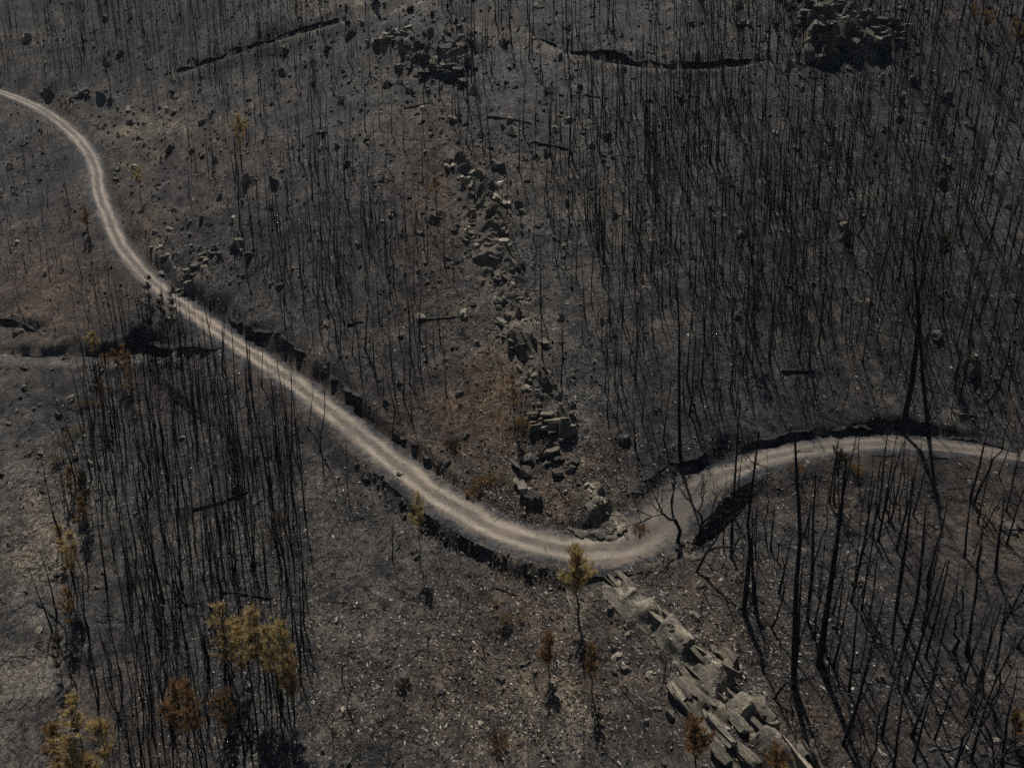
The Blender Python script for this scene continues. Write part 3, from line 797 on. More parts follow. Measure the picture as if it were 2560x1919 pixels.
outcrop('rock_outcrop', 'low scatter of broken blocks low on the rocky spine', pieces)
pieces = [single(1200, 925, .2, -.15, (3.8, 1.8, 1.2), 'slab', 'rock', .45), single(1165, 930, .3, -.1, (2.6, 1.6, 1.0), 'slab', 'rock', .3), single(1225, 930, .1, -.1, (2.4, 2.0, 1.8), 'block', 'rock', .6), single(1185, 905, .3, -.2, (3.0, 1.6, .8), 'slab', 'rock', .4), single(1150, 905, .3, -.2, (2.0, 1.4, .9), 'slab', 'rock', .3)]
pieces += along([(1140, 900), (1210, 930), (1240, 900)], .6, 12, (.6, 1.6), (.5, 1.0), (.4, .8), .3, 0.0, ('rock', 'rock_pale'), 'slab', .2, .4, 16)
sp4 = outcrop('rock_outcrop', 'overhanging rock ledge with a black shaded face above the bend', pieces)
bedrock(sp4, [(1140, 800), (1165, 840), (1185, 880), (1205, 920)], 2.2, 1.6, 951, 'rock', .4)
pieces = along([(1130, 1000), (1190, 990), (1215, 1010)], .6, 12, (.8, 1.9), (.6, 1.3), (.5, 1.2), .5, .5, ('rock', 'rock_dark'), 'block', .25, .8, 17) + [single(1190, 985, .5, .6, (2.2, 1.5, 1.3), 'slab', 'rock', .5)]
outcrop('rock_outcrop', 'small dark blocks on brown soil below the overhanging ledge', pieces)
pieces = [single(1137, 1068, hdw, .5, (2.2, 1.4, 1.7), 'slab', 'rock_pale', .6), single(1150, 1085, hdw, .3, (1.5, 1.4, 1.4), 'block', 'rock_dark', .4), single(1120, 1050, hdw, .5, (1.4, 1.0, 1.0), 'slab', 'rock', .3), single(1115, 1010, hdw, .5, (2.4, 1.0, .8), 'slab', 'rock', .3)]
outcrop('rock_outcrop', 'lone pale-topped rock knob with dark face inside the road bend', pieces)
pieces = along([(1275, 1050), (1300, 1090), (1325, 1130), (1345, 1150)], .35, 34, (.6, 1.5), (.4, .9), (.25, .55), hds - .1, .6, ('rock', 'rock_pale'), 'slab', .25, .4, 18)
pieces += along([(1240, 1150), (1290, 1160), (1340, 1155)], .35, 26, (.6, 1.4), (.4, .9), (.3, .6), .1, .4, ('rock', 'rock_dark'), 'slab', .25, .5, 19)
sp5 = outcrop('rock_outcrop', 'crumbling grey rock nose at the inside of the road bend', pieces)
bedrock(sp5, [(1272, 1045), (1298, 1090), (1325, 1130), (1345, 1152)], 1.5, 1.0, 961, 'rock', .3)
bedrock(sp5, [(1235, 1150), (1290, 1162), (1345, 1155)], 1.0, 1.0, 965, 'rock', .1)
# upper outcrops
pieces = along([(815, 95), (850, 85), (880, 70)], 1.0, 18, (1.2, 3.4), (.9, 2.0), (.6, 1.5), .5, .3, ('rock', 'rock_dark', 'rock_pale'), 'slab', .25, .5, 23)
pieces += along([(860, 100), (930, 125), (1000, 115), (1020, 95)], 1.2, 26, (1.2, 3.2), (1.0, 2.2), (.8, 1.9), .4, .2, ('rock', 'rock_dark'), 'block', .25, .6, 24)
pieces += along([(930, 150), (975, 165), (1000, 180)], .9, 16, (1.4, 3.2), (.9, 1.9), (.7, 1.6), .4, .25, ('rock', 'rock_dark'), 'slab', .25, .5, 25)
sp6 = outcrop('rock_outcrop', 'dark craggy outcrop on the hilltop below the pale track', pieces)
bedrock(sp6, [(815, 98), (860, 90), (920, 118), (1000, 118), (1022, 98)], 3.0, 1.3, 971, 'rock', .5, .3)
pieces = along([(1735, 60), (1790, 45), (1850, 60), (1900, 85)], 1.4, 40, (1.5, 4.2), (1.2, 2.8), (.9, 2.4), .2, .3, ('rock', 'rock_dark', 'rock_pale'), 'slab', .25, .5, 26)
pieces += along([(1760, 80), (1800, 105), (1880, 75)], 1.0, 16, (1.6, 3.4), (1.4, 2.6), (1.2, 2.6), .2, .1, ('rock_dark', 'rock'), 'block', .2, .6, 27)
pieces += along([(1765, 135), (1790, 130)], .8, 6, (1.6, 3.0), (1.2, 2.2), (1.0, 2.0), .2, .1, ('rock_dark', 'rock'), 'block', .2, .6, 28)
sp7 = outcrop('rock_outcrop', 'large dark crag among dense trunks high on the burnt slope', pieces)
bedrock(sp7, [(1730, 62), (1780, 66), (1840, 78), (1905, 92)], 4.2, 1.6, 981, 'rock', .4, .3)
pieces = along([(385, 625), (410, 600), (440, 570), (470, 540)], .8, 26, (1.2, 3.2), (.5, 1.2), (.3, .7), 0.75, .6, ('rock', 'rock_pale'), 'slab', .25, .25, 29)
sp8 = outcrop('rock_outcrop', 'layered pale slabs just above the straight of the dirt road', pieces)
bedrock(sp8, [(390, 622), (415, 600), (440, 575), (470, 545)], 1.6, 1.2, 991, 'rock', .0)
pieces = along([(345, 545), (360, 560), (330, 540)], .6, 8, (.8, 1.8), (.5, 1.0), (.3, .5), 0.75, .5, ('rock_pale',), 'slab', .2, .4, 30)
outcrop('rock_outcrop', 'few bleached slabs on pale soil above the long straight', pieces)

# stone facing under the outer edge of the road at the bend
wall = link('retaining_wall', None)
wk = [k for k in range(len(road)) if (rv[k] > 965 and ru[k] < 1200 and ru[k] > 770) or (rv[k] > 1040 and 1395 < ru[k] < 1560)]
mid_k = wk[len(wk) // 2]
wall.location = (road[mid_k, 0], road[mid_k, 1], road_h[mid_k] - 1.0)
tag(wall, 'rough drystone facing under the outer edge of the road bend', 'stone wall')
for k in wk:
    for j in range(3):
        if r.random() < .3: continue
        o_ = -(hw[k] * 1.25 + r.uniform(-.1, .9)); s_ = r.uniform(-.25, .25)
        x = road[k, 0] + nor[k, 0] * o_ + tan[k, 0] * s_; y = road[k, 1] + nor[k, 1] * o_ + tan[k, 1] * s_
        dz = G(x, y) + r.uniform(-.08, .1)
        d3 = .2 * 3.2 ** (r.random() ** 1.6)
        key = 'rock_dark' if r.random() < .5 else 'rock'
        link('stone', block_meshes[key][int(r.integers(12))], wall, loc=(x - wall.location.x, y - wall.location.y, dz - wall.location.z),
             rot=(r.uniform(-.5, .5), r.uniform(-.5, .5), r.uniform(0, 6.28)), scale=(d3 * r.uniform(1, 1.5), d3, d3 * r.uniform(.6, .9)))

# ------------------------------------------------------------------ single boulders (photo pixels, size in photo pixels)
boulders = [
    (1250, 428, 50, 'rock_dark', 'dark overhanging boulder right beside the white slab on the spine', .8),
    (1252, 459, 30, 'white', 'flat whitish slab lying just below a dark overhanging boulder', .3),
    (900, 181, 16, 'rock', 'small tan boulder on open ground below the hilltop crag', .8),
    (1072, 233, 22, 'rock', 'grey boulder standing alone just below the hilltop crag', .8),
    (904, 280, 18, 'rock', 'small grey boulder on the open slope above the left stand', .7),
    (1103, 280, 15, 'rock_pale', 'small pale boulder beside thin trunks below the hilltop crag', .8),
    (1153, 99, 26, 'rock_dark', 'dark boulder at the edge of the hilltop crag', .7),
    (1404, 796, 28, 'rock_pale', 'pale block on ash ground, nearer of two to the spine', .8),
    (1507, 805, 28, 'rock_pale', 'pale block on ash ground, farther of two from the spine', .7),
    (1453, 763, 14, 'rock', 'small stone between and above the two pale blocks', .7),
    (1561, 1105, 44, 'rock_dark', 'dark leaning boulder above the road just past the bend', .8),
    (257, 252, 40, 'rock_dark', 'black rounded boulder above the far end of the road', .8),
    (305, 137, 26, 'rock', 'dark flat-topped boulder on the far upper slope', .6),
    (212, 233, 50, 'rock_dark', 'long dark flat boulder beside the black rounded boulder', .35),
    (120, 235, 42, 'rock_dark', 'dark boulder right at the edge of the far road', .6),
    (805, 368, 13, 'white', 'small white stone among thin trunks on the left slope', .8),
    (690, 466, 42, 'rock', 'grey jagged boulder left of the dense middle stand', .9),
    (600, 610, 66, 'rock', 'long dark slab boulder on the slope above the road straight', .35),
    (509, 307, 34, 'rock_dark', 'low dark rock ledge on the open left slope', .5),
    (268, 50, 28, 'rock_dark', 'dark boulder near the top of the far slope', .6),
    (74, 93, 32, 'rock_pale', 'pale rock patch boulder high on the far slope', .5),
    (2054, 160, 48, 'rock_dark', 'dark boulder just below the large crag', .8),
    (2201, 110, 56, 'rock_dark', 'big dark boulder at the end of the large crag', .6),
    (2112, 600, 40, 'rock_dark', 'black round boulder low inside the dense stand', .9),
    (2357, 458, 34, 'rock_dark', 'dark boulder beside the pale ash patch in the stand', .8),
    (2248, 303, 24, 'rock', 'upright tan stone in the upper dense stand', 1.0),
    (2209, 326, 22, 'rock', 'small tan stone beside the upright tan stone', .7),
    (2365, 253, 40, 'rock_dark', 'tall dark boulder in the upper part of the stand', 1.1),
    (2108, 568, 38, 'rock', 'brownish boulder touching the black round boulder', .6),
    (1859, 580, 46, 'rock_dark', 'long black slab deep inside the dense stand', .35),
    (2178, 452, 20, 'rock', 'small stone at the edge of the pale ash patch', .6),
    (2431, 922, 48, 'rock_dark', 'black pointed boulder on the ashy slope near the twin trees', .9),
    (2338, 836, 50, 'rock_dark', 'flat black slab just beside the tall twin trunks', .3),
    (2170, 757, 26, 'rock', 'low grey stone left of the tall twin trunks', .5),
    (1526, 1526, 30, 'rock', 'dark-sided boulder left of the long rock wall top', 1.0),
    (1569, 1588, 22, 'rock_pale', 'pale round stone left of the long rock wall', .8),
    (1546, 1640, 44, 'rock_pale', 'cracked pale block in grey soil left of the rock wall, upper of two', .5),
    (1566, 1672, 40, 'rock', 'cracked grey block in grey soil left of the rock wall, lower of two', .5),
    (1616, 1806, 26, 'rock_pale', 'square pale stone low down left of the ribbed slabs', .8),
    (1647, 1775, 26, 'rock', 'grey stone between square pale stone and ribbed slabs', .8),
    (1676, 1794, 38, 'rock', 'upright grey boulder touching the ribbed slabs', 1.0),
    (1188, 1630, 14, 'white', 'small white stone on open ground below the road', .6),
    (1328, 1740, 20, 'rock_pale', 'pale stone on chips below the scorched sapling', .6),
    (626, 1718, 26, 'rock_pale', 'pale stone under the ochre-crowned pines', .7),
    (1844, 1685, 34, 'rock', 'tan block beside bare shrub right of the rock wall', .7),
    (2516, 1322, 84, 'rock_dark', 'large black flat boulder at the edge of the burnt slope below the road', .35),
    (2415, 1652, 14, 'rock_dark', 'small black stone on pale ground among the long shadows', .8),
    (1150, 985, 30, 'rock', 'brown rock in the scrub inside the bend', .6),
    (1120, 1160, 22, 'rock_dark', 'dark rock at the uphill edge of the road straight', .7),
    (968, 1008, 30, 'rock_dark', 'dark rock perched on the bank above the road straight', .6),
    (1140, 660, 22, 'rock', 'tan stone left of the spine among sparse trunks', .6),
    (1300, 665, 30, 'rock_dark', 'dark angular boulder just right of the spine', .6),
    (650, 1255, 30, 'rock_dark', 'dark flat stone at the edge of the lower stand', .5),
    (1000, 1190, 24, 'rock', 'brown stone on the bank inside the road bend', .6),
]
mw, nt, b = mat('white_stone'); p = objco(nt); c = ramp(nt, noise(nt, p, 4, 4, .65), [(0.3, (.28, .255, .21)), (0.65, (.5, .47, .41))]); nt.links.new(c, b.inputs['Base Color']); M['white'] = mw
boulder_meshes = {k_: [mesh_from('boulder', v, t, M[k_]) for v, t in boulder_shapes] for k_ in ('rock', 'rock_pale', 'rock_dark', 'white')}
for (u, v, s, mk, lab, asp) in boulders:
    p = P(u, v); dep = (p[1]) * CP - (p[2] - 70) * SP
    sz = s * dep / F
    o = link('boulder', boulder_meshes[mk][int(rr.integers(14))], loc=(p[0], p[1], p[2] + sz * asp * .1), rot=(rr.uniform(-.15, .15), rr.uniform(-.15, .15), rr.uniform(-.6, .6)), scale=(sz * 1.0, sz * .75, sz * asp * .9))
    tag(o, lab, 'boulder'); rock_sites.append((p[0], p[1], sz * .6))
rock_sites = np.array(rock_sites)

# ------------------------------------------------------------------ loose rubble
def scatter_xy(nn, r, x0, x1, y0, y1): return r.uniform(x0, x1, nn), r.uniform(y0, y1, nn)
def road_clear(x, y, d):
    idx, sdv, st = polydist(x, y, road, 6)
    ok = np.ones(len(x), bool); ok[idx] = np.abs(sdv) > d
    return ok
r = np.random.default_rng(33)
chip_shapes = [hull_points(rock_points(r, 1, r.uniform(.28, .6), r.uniform(.2, .36), 7, .5)) for _ in range(6)]
rub = [(100, 1010, 130, 160, 1.6), (60, 1200, 120, 140, 1.0), (1130, 1520, 260, 170, 1.4), (1000, 1350, 300, 120, .9), (1060, 620, 140, 330, 1.4), (1180, 900, 130, 160, 1.2), (1560, 1420, 240, 200, 1.4), (1150, 1090, 200, 90, 1.4),
       (930, 120, 160, 110, 1.0), (1800, 80, 160, 90, 1.0), (430, 590, 110, 110, 1.2), (560, 1600, 220, 80, .7), (1850, 1420, 300, 230, .35), (780, 1480, 220, 200, .8), (1200, 1300, 160, 80, 1.0), (2100, 850, 150, 150, .6), (320, 300, 160, 90, .5)]
VV, TTi, off = [], [], 0
for zone, (x0, x1, y0, y1, cnt, smin, smax) in enumerate([(-34, 34, 26, 62, 100000, .07, .5), (-62, 62, 55, 112, 66000, .11, .6), (-115, 100, 100, 205, 36000, .2, .9)]):
    x, y = scatter_xy(cnt, r, x0, x1, y0, y1)
    u, v, d = project(x, y, ground_f(x, y))
    dens = np.full(cnt, .34) + .45 * (vnoise(x / 4, y / 4, 101) - .5)
    for (bu, bv, su, sv, kq) in rub:
        dens = np.maximum(dens, .34 + .6 * kq * np.exp(-((u / V - bu) / su) ** 2 - ((v / V - bv) / sv) ** 2))
    ok = (r.random(cnt) < dens) & (u > -260) & (u < W + 260) & (v < HGT + 80) & (v > -60) & (road_clear(x, y, 1.75) | ((r.random(cnt) < .16) & road_clear(x, y, .4)))
    x, y, dens = x[ok], y[ok], dens[ok]; nn = len(x)
    big = np.clip(dens - .34, 0, .6) / .6
    s = smin * (smax / smin) ** (r.random(nn) ** (2.2 - 1.1 * big))
    z = ground_f(x, y) + s * .05
    hd = np.where(r.random(nn) < .6, hdw + r.normal(0, .5, nn), r.uniform(0, 6.28, nn))
    sc = np.stack([s * r.uniform(.8, 1.6, nn), s * r.uniform(.7, 1.2, nn), s * r.uniform(.6, 1.3, nn)], 1)
    Mx = rotz_mats(np.stack([x, y, z], 1), hd, sc, rand_rot(nn, r, .42))
    pick = r.integers(0, 6, nn)
    for q in range(6):
        v_, t_ = replicate(*chip_shapes[q], Mx[pick == q])
        VV.append(v_); TTi.append(t_ + off); off += len(v_)
tag(link('rubble', mesh_from('rubble', np.vstack(VV), np.vstack(TTi), M['chips'])), 'loose rock chips and shards strewn over the burnt slope', kind='stuff')

# ------------------------------------------------------------------ burnt trees
def sapling(r, twigs=16, light=False, bend=.5, fork=.25, r0=.075, H=10.0, droop=.0, twig_len=(.35, 1.2), low=.3):
    """a charred pole of a tree, ten units tall: returns trunk arrays and branch arrays"""
    nseg = 7 if light else 9
    zz = np.linspace(0, H, nseg) + np.concatenate([[0], r.normal(0, .15, nseg - 2), [0]])
    off = np.cumsum(r.normal(0, bend * .28, (nseg, 2)), axis=0); off -= off[0]
    off += np.outer(np.sin(np.linspace(0, math.pi, nseg) * r.uniform(.5, 1.6)), r.normal(0, bend * .5, 2))
    lean = r.normal(0, .025, 2) * zz[:, None]
    path = np.column_stack([off + lean, zz])
    rad = r0 * (1 - .82 * np.linspace(0, 1, nseg)) * r.uniform(.9, 1.1, nseg); rad[0] *= 1.35
    T = MB(); T.tube(path, rad, 4 if light else 6)
    if r.random() < fork:
        k = int(r.integers(2, 5)); d = r.normal(0, 1, 2); d /= np.linalg.norm(d)
        n2 = 5; tt = np.linspace(0, 1, n2)
        p2 = np.column_stack([path[k, 0] + d[0] * .9 * tt ** .6, path[k, 1] + d[1] * .9 * tt ** .6, path[k, 2] + (H * r.uniform(.75, .95) - path[k, 2]) * tt])
        T.tube(p2, rad[k] * .75 * (1 - .8 * tt), 5)
    B = MB()
    for _ in range(twigs):
        t = r.uniform(low, .99); z = t * H
        p0 = np.array([np.interp(z, path[:, 2], path[:, 0]), np.interp(z, path[:, 2], path[:, 1]), z])
        an = r.uniform(0, 6.283); L = r.uniform(*twig_len) * (1.15 - .6 * t)
        up = r.uniform(-.15, .75) - droop
        d = np.array([math.cos(an), math.sin(an), up]); d /= np.linalg.norm(d)
        mid = p0 + d * L * .55 + r.normal(0, .05, 3)
        end = mid + (d + np.array([0, 0, r.uniform(-.1, .5)])) * L * .5
        if light: B.tube([p0, end], [.019, .007], 3); continue
        B.tube([p0, mid, end], [.020, .013, .006], 3)
        if L > .6 and r.random() < .6:
            s2 = mid + (d + r.normal(0, .6, 3)) * L * .4
            B.tube([mid, s2], [.011, .005], 3)
    return T, B
rt = np.random.default_rng(77)
VAR = []
for i in range(26):
    bd = rt.uniform(.03, .13) if i % 6 else rt.uniform(.32, .5)
    T, B = sapling(rt, int(rt.integers(14, 34)), False, bd, .25)
    VAR.append((T.arrays(), B.arrays(), T.mesh('trunk', M['char']), B.mesh('twigs', M['char']), len(T.q) > 1, bd))

LIGHT = []
for i in range(26):
    T, B = sapling(rt, int(rt.integers(9, 20)), True, VAR[i][5], .2)
    LIGHT.append((T.arrays(), B.arrays()))

def inpoly(u, v, poly):
    poly = np.array(poly, float); ins = np.zeros(len(u), bool); j = len(poly) - 1
    for i in range(len(poly)):
        xi, yi = poly[i]; xj, yj = poly[j]
        cond = ((yi > v) != (yj > v)) & (u < (xj - xi) * (v - yi) / (yj - yi + 1e-9) + xi)
        ins ^= cond; j = i
    return ins
# stands: base area in photo pixels, trees per square metre, height range, stem scale, label
STANDS = [
    ('mid', [(640, 560), (760, 420), (860, 400), (1000, 520), (1090, 620), (1060, 760), (1090, 1000), (1040, 1090), (900, 990), (760, 880), (640, 760), (560, 640)], .22, (6.5, 10), 1.05, 'thin charred trunk in the dense stand between the road and the rocky spine'),
    ('low', [(290, 840), (430, 850), (560, 890), (680, 980), (780, 1150), (770, 1400), (730, 1800), (700, 1960), (330, 1960), (200, 1750), (150, 1500), (170, 1250), (220, 1000)], .34, (8, 12.5), .95, 'tall crooked charred trunk in the dense stand below the road junction'),
    ('core', [(1560, 240), (1750, 300), (2200, 380), (2330, 520), (2330, 760), (2100, 880), (1850, 930), (1620, 800), (1500, 560)], .44, (7, 10.5), .85, 'thin charred trunk in the densest stand right of the rocky spine'),
    ('right', [(1340, 430), (1480, 300), (1700, 150), (2930, 140), (2930, 1080), (2350, 1040), (2100, 1010), (1950, 1000), (1700, 1060), (1580, 1000), (1470, 860), (1370, 650)], .32, (6.5, 10.5), .9, 'thin charred trunk in the stand on the slope above the road past the bend'),
    ('topright', [(1700, -60), (2930, -60), (2930, 145), (1700, 155)], .42, (7, 10), .9, 'thin charred trunk high on the far slope near the large crag'),
    ('topmid', [(1060, -60), (1700, -60), (1700, 280), (1480, 320), (1330, 430), (1220, 420), (1080, 250)], .09, (8, 12), 1.1, 'thin charred trunk standing loosely on the upper slope beside the hilltop crag'),
    ('farleft', [(-380, -60), (720, -60), (900, 20), (870, 260), (500, 250), (300, 190), (0, 205), (-380, 180)], .2, (5.5, 9), .8, 'thin charred trunk scattered on the far slope above the road'),
    ('leftmid', [(430, 330), (880, 250), (1080, 420), (860, 400), (760, 430), (560, 560)], .11, (6, 9), .9, 'thin charred trunk scattered on the open slope above the middle stand'),
    ('spine', [(880, 80), (1180, 80), (1230, 430), (1330, 640), (1180, 560), (1080, 420), (900, 260)], .018, (6, 9), .9, 'thin charred trunk standing near the crest of the rocky spine'),
    ('leftedge', [(-380, 300), (130, 330), (220, 560), (330, 730), (500, 830), (250, 870), (-380, 950)], .09, (3.5, 6), .9, 'short charred stem on the slope between the road and the side track'),
    ('centre', [(1330, 640), (1470, 860), (1600, 1000), (1640, 1110), (1560, 1170), (1400, 1000)], .11, (7, 10.5), 1.0, 'thin charred trunk on the ashy slope directly above the road bend'),
    ('below', [(1830, 1230), (2930, 1190), (2930, 1960), (2000, 1960), (1880, 1600), (1800, 1420)], .1, (7, 13), 1.5, 'charred trunk on the shadow-striped slope below the road past the bend'),
    ('belowedge', [(2150, 1190), (2930, 1190), (2930, 1480), (2330, 1440), (2200, 1300)], .2, (6, 10), 1.2, 'charred trunk in the loose stand just below the road past the bend'),
    ('verge', [(560, 880), (700, 940), (900, 1130), (860, 1200), (760, 1130)], .03, (5, 8), .9, 'slim charred stem on the verge just below the road straight'),
    ('bottom', [(780, 1200), (1400, 1520), (1450, 1800), (900, 1900), (760, 1500)], .006, (3, 6), .8, 'slim charred stem on the bare slope below the road bend'),
]
r = np.random.default_rng(909)
cnt = 60000
x, y = scatter_xy(cnt, r, -130, 115, 27, 205)
area = 245.0 * 178.0
zg = ground_f(x, y)
u, v, d = project(x, y, zg)
ju, jv = r.normal(0, 38, cnt), r.normal(0, 30, cnt)
which = np.full(cnt, -1); dens = np.zeros(cnt)
for k, st in enumerate(STANDS):
    m_ = inpoly(u + ju, v + jv, st[1]) & (which < 0)
    which[m_] = k; dens[m_] = st[2]
clump = .6 + .8 * np.clip(vnoise(x / 3.5, y / 3.5, 301) * .7 + vnoise(x / 1.6, y / 1.6, 302) * .6 - .15, 0, 1)
ok = (which >= 0) & (r.random(cnt) < dens * clump * area / cnt) & road_clear(x, y, 3.0)
for (rx, ry, rad_) in rock_sites:
    ok &= ((x - rx) ** 2 + (y - ry) ** 2) > (rad_ * .8) ** 2
x, y, zg, which, d = x[ok], y[ok], zg[ok], which[ok], d[ok]
nT = len(x)
h = np.array([r.uniform(*STANDS[k][3]) * (1 if r.random() > .15 else .6) for k in which])
stem = np.array([STANDS[k][4] for k in which]) * r.lognormal(0, .38, nT)
stem *= np.clip(h / 9, .6, 1.4)
var = r.integers(0, len(VAR), nT); hd = r.uniform(0, 6.283, nT)
lean_x = -.13 * np.clip(x / 32, -1, 1) + r.normal(0, .025, nT); lean_y = r.normal(0, .03, nT)

# hand-placed trees first, so that they count among the individuals
def placed_tree(pts, r0, label, cat='tree', twigs=24, seed=0, name='burnt_tree', group=None, twl=(.5, 1.9), low=.3, mat_='char', grey=False):
    """pts: trunk in photo pixels from the base up"""
    rs = np.random.default_rng(seed)
    p0 = P(*pts[0])
    path = [np.array([0, 0, -.3])]
    for (uu, vv) in pts[0:]:
        q = at_depth(uu, vv, p0[1]) - p0
        path.append(q)
    path = np.array(path); path[1] = (0, 0, .05)
    path[2:, 1] += rs.normal(0, .08, len(path) - 2)
    path = resample(path[1:], .6) if len(path) > 3 else path
    path = np.vstack([[path[0, 0], path[0, 1], -.4], path])
    s = np.linspace(0, 1, len(path))
    T = MB(); T.tube(path, r0 * (1 - .78 * s) * (1 + .35 * np.exp(-s * 18)), 8)
    B = MB(); big_br = []
    Htot = path[-1, 2]
    for _ in range(twigs):
        t = rs.uniform(low, .99); z = t * Htot
        q = np.array([np.interp(z, path[:, 2], path[:, i]) for i in range(2)] + [z])
        an = rs.uniform(0, 6.283); L = rs.uniform(*twl) * (1.2 - .75 * t)
        dd = np.array([math.cos(an), math.sin(an), rs.uniform(-.2, .6)]); dd /= np.linalg.norm(dd)
        m1 = q + dd * L * .5 + rs.normal(0, .06, 3); e1 = m1 + (dd + np.array([0, 0, rs.uniform(-.2, .5)])) * L * .5
        TB = MB() if L > 1.1 else B
        TB.tube([q, m1, e1], [.026, .016, .006], 3)
        for _k in range(2):
            if rs.random() < .75:
                TB.tube([m1, m1 + (dd + rs.normal(0, .7, 3)) * L * .45], [.012, .005], 3)
        if TB is not B: big_br.append(TB)
    o = link(name, None, loc=p0); tag(o, label, cat, group)
    link('trunk', T.mesh('trunk', M[mat_]), o)
    for TB in big_br: link('branch', TB.mesh('branch', M[mat_]), o)
    if B.n: link('twigs', B.mesh('twigs', M[mat_]), o)['kind'] = 'stuff'
    return o, path, p0

BIG = [
    ([(2256, 1071), (2272, 1009), (2291, 858), (2299, 795), (2290, 698), (2284, 620), (2282, 560)], .27, 'tallest charred pine, thick kinked trunk at the left of the twin pair over the road', 46),
    ([(2322, 1096), (2311, 970), (2301, 858), (2295, 757), (2312, 640), (2318, 590)], .22, 'tall charred pine leaning against its thicker twin over the road', 30),
    ([(1700, 1140), (1697, 1000), (1698, 860), (1694, 720), (1692, 610)], .2, 'tall straight charred trunk standing at the uphill road edge past the bend', 26),
    ([(1859, 1528), (1876, 1400), (1869, 1290), (1888, 1150), (1910, 960)], .22, 'tall charred trunk below the road crossing in front of the brightest road strip', 44),
    ([(1828, 1392), (1832, 1280), (1843, 1110), (1855, 920)], .17, 'charred trunk just behind the tall one crossing the bright road strip', 30),
    ([(1984, 1718), (1986, 1600), (1991, 1450), (2000, 1330), (1992, 1200), (1988, 1080)], .22, 'heavy straight charred trunk right of the lower rock wall', 36),
    ([(2046, 1666), (2073, 1497), (2100, 1279), (2118, 1130), (2124, 1070)], .26, 'thickest leaning charred trunk on the shadow-striped lower slope', 46),
    ([(2018, 1552), (2030, 1420), (2032, 1279), (2040, 1180), (2050, 1110)], .17, 'charred trunk just behind the thickest leaning one', 26),
    ([(2128, 1507), (2150, 1400), (2176, 1279), (2190, 1200), (2201, 1110)], .16, 'slender charred trunk kinked at its foot right of the thickest one', 22),
    ([(2151, 1724), (2186, 1617), (2205, 1530), (2222, 1435)], .13, 'slim curved charred trunk rising right of the elbow-bent one', 14),
    ([(2112, 1668), (2135, 1667), (2159, 1660), (2166, 1580), (2178, 1470)], .12, 'slim charred trunk bent like an elbow at the ground', 12),
    ([(2229, 1615), (2238, 1530), (2250, 1440), (2262, 1330)], .12, 'slim charred trunk, nearer to the lower bank of a close pair', 12),
    ([(2240, 1526), (2256, 1420), (2275, 1279), (2284, 1180)], .16, 'charred trunk behind the close pair on the lower slope', 20),
    ([(2244, 1720), (2256, 1640), (2268, 1560), (2280, 1470)], .13, 'charred trunk left one of two sharing a foot on the lower slope', 14),
    ([(2264, 1732), (2299, 1629), (2322, 1512), (2350, 1430), (2376, 1390)], .14, 'charred trunk leaning out, right one of two sharing a foot', 16),
    ([(2260, 1619), (2291, 1493), (2303, 1390), (2314, 1279), (2322, 1190)], .15, 'slender charred trunk in the middle of the lower slope group', 20),
    ([(2314, 1641), (2338, 1551), (2360, 1460), (2380, 1376)], .14, 'outermost leaning charred trunk of the lower slope group', 16),
    ([(2489, 1436), (2497, 1360), (2504, 1280), (2512, 1190)], .15, 'charred trunk beside the large black flat boulder', 18),
    ([(1756, 1245), (1768, 1150), (1780, 1060), (1790, 960)], .14, 'slim charred trunk at the outer road edge behind the bare spreading tree', 18),
    ([(2195, 1290), (2205, 1200), (2214, 1120), (2226, 1020)], .13, 'slim charred trunk at the outer road edge left of the twin pines', 16),
    ([(868, 1775), (877, 1698), (862, 1600), (852, 1500)], .085, 'lone slim crooked stem on the bare slope below the road', 8),
    ([(1497, 1810), (1481, 1740), (1483, 1650), (1492, 1560)], .09, 'thin charred stem on bare ground left of the ribbed slabs', 12),
    ([(1133, 1108), (1131, 1030), (1135, 960)], .07, 'lone charred stem standing in the brown scrub above the road straight', 8),
    ([(1284, 1070), (1285, 990), (1283, 930)], .08, 'short charred stem with brown foot just left of the overhanging ledge', 8),
    ([(760, 1560), (757, 1470), (752, 1400), (756, 1300)], .1, 'charred trunk at the outer corner of the lower stand', 12),
    ([(1157, 820), (1152, 740), (1150, 660), (1148, 560)], .11, 'sturdy charred trunk left of the spine beside pale chips', 16),
    ([(1090, 610), (1086, 520), (1088, 440)], .1, 'charred trunk with rusty top left of the upper crest slabs', 14),
    ([(870, 1240), (866, 1140), (862, 1030)], .07, 'slim stem below the road straight with spreading thin twigs', 16),
]
trees_made = 0
for i, (pts, r0, lab, tw) in enumerate(BIG):
    placed_tree(pts, r0 * 1.2, lab, 'tree', int(tw * 2.0), 1000 + i, low=.2, twl=(.6, 2.3)); trees_made += 1

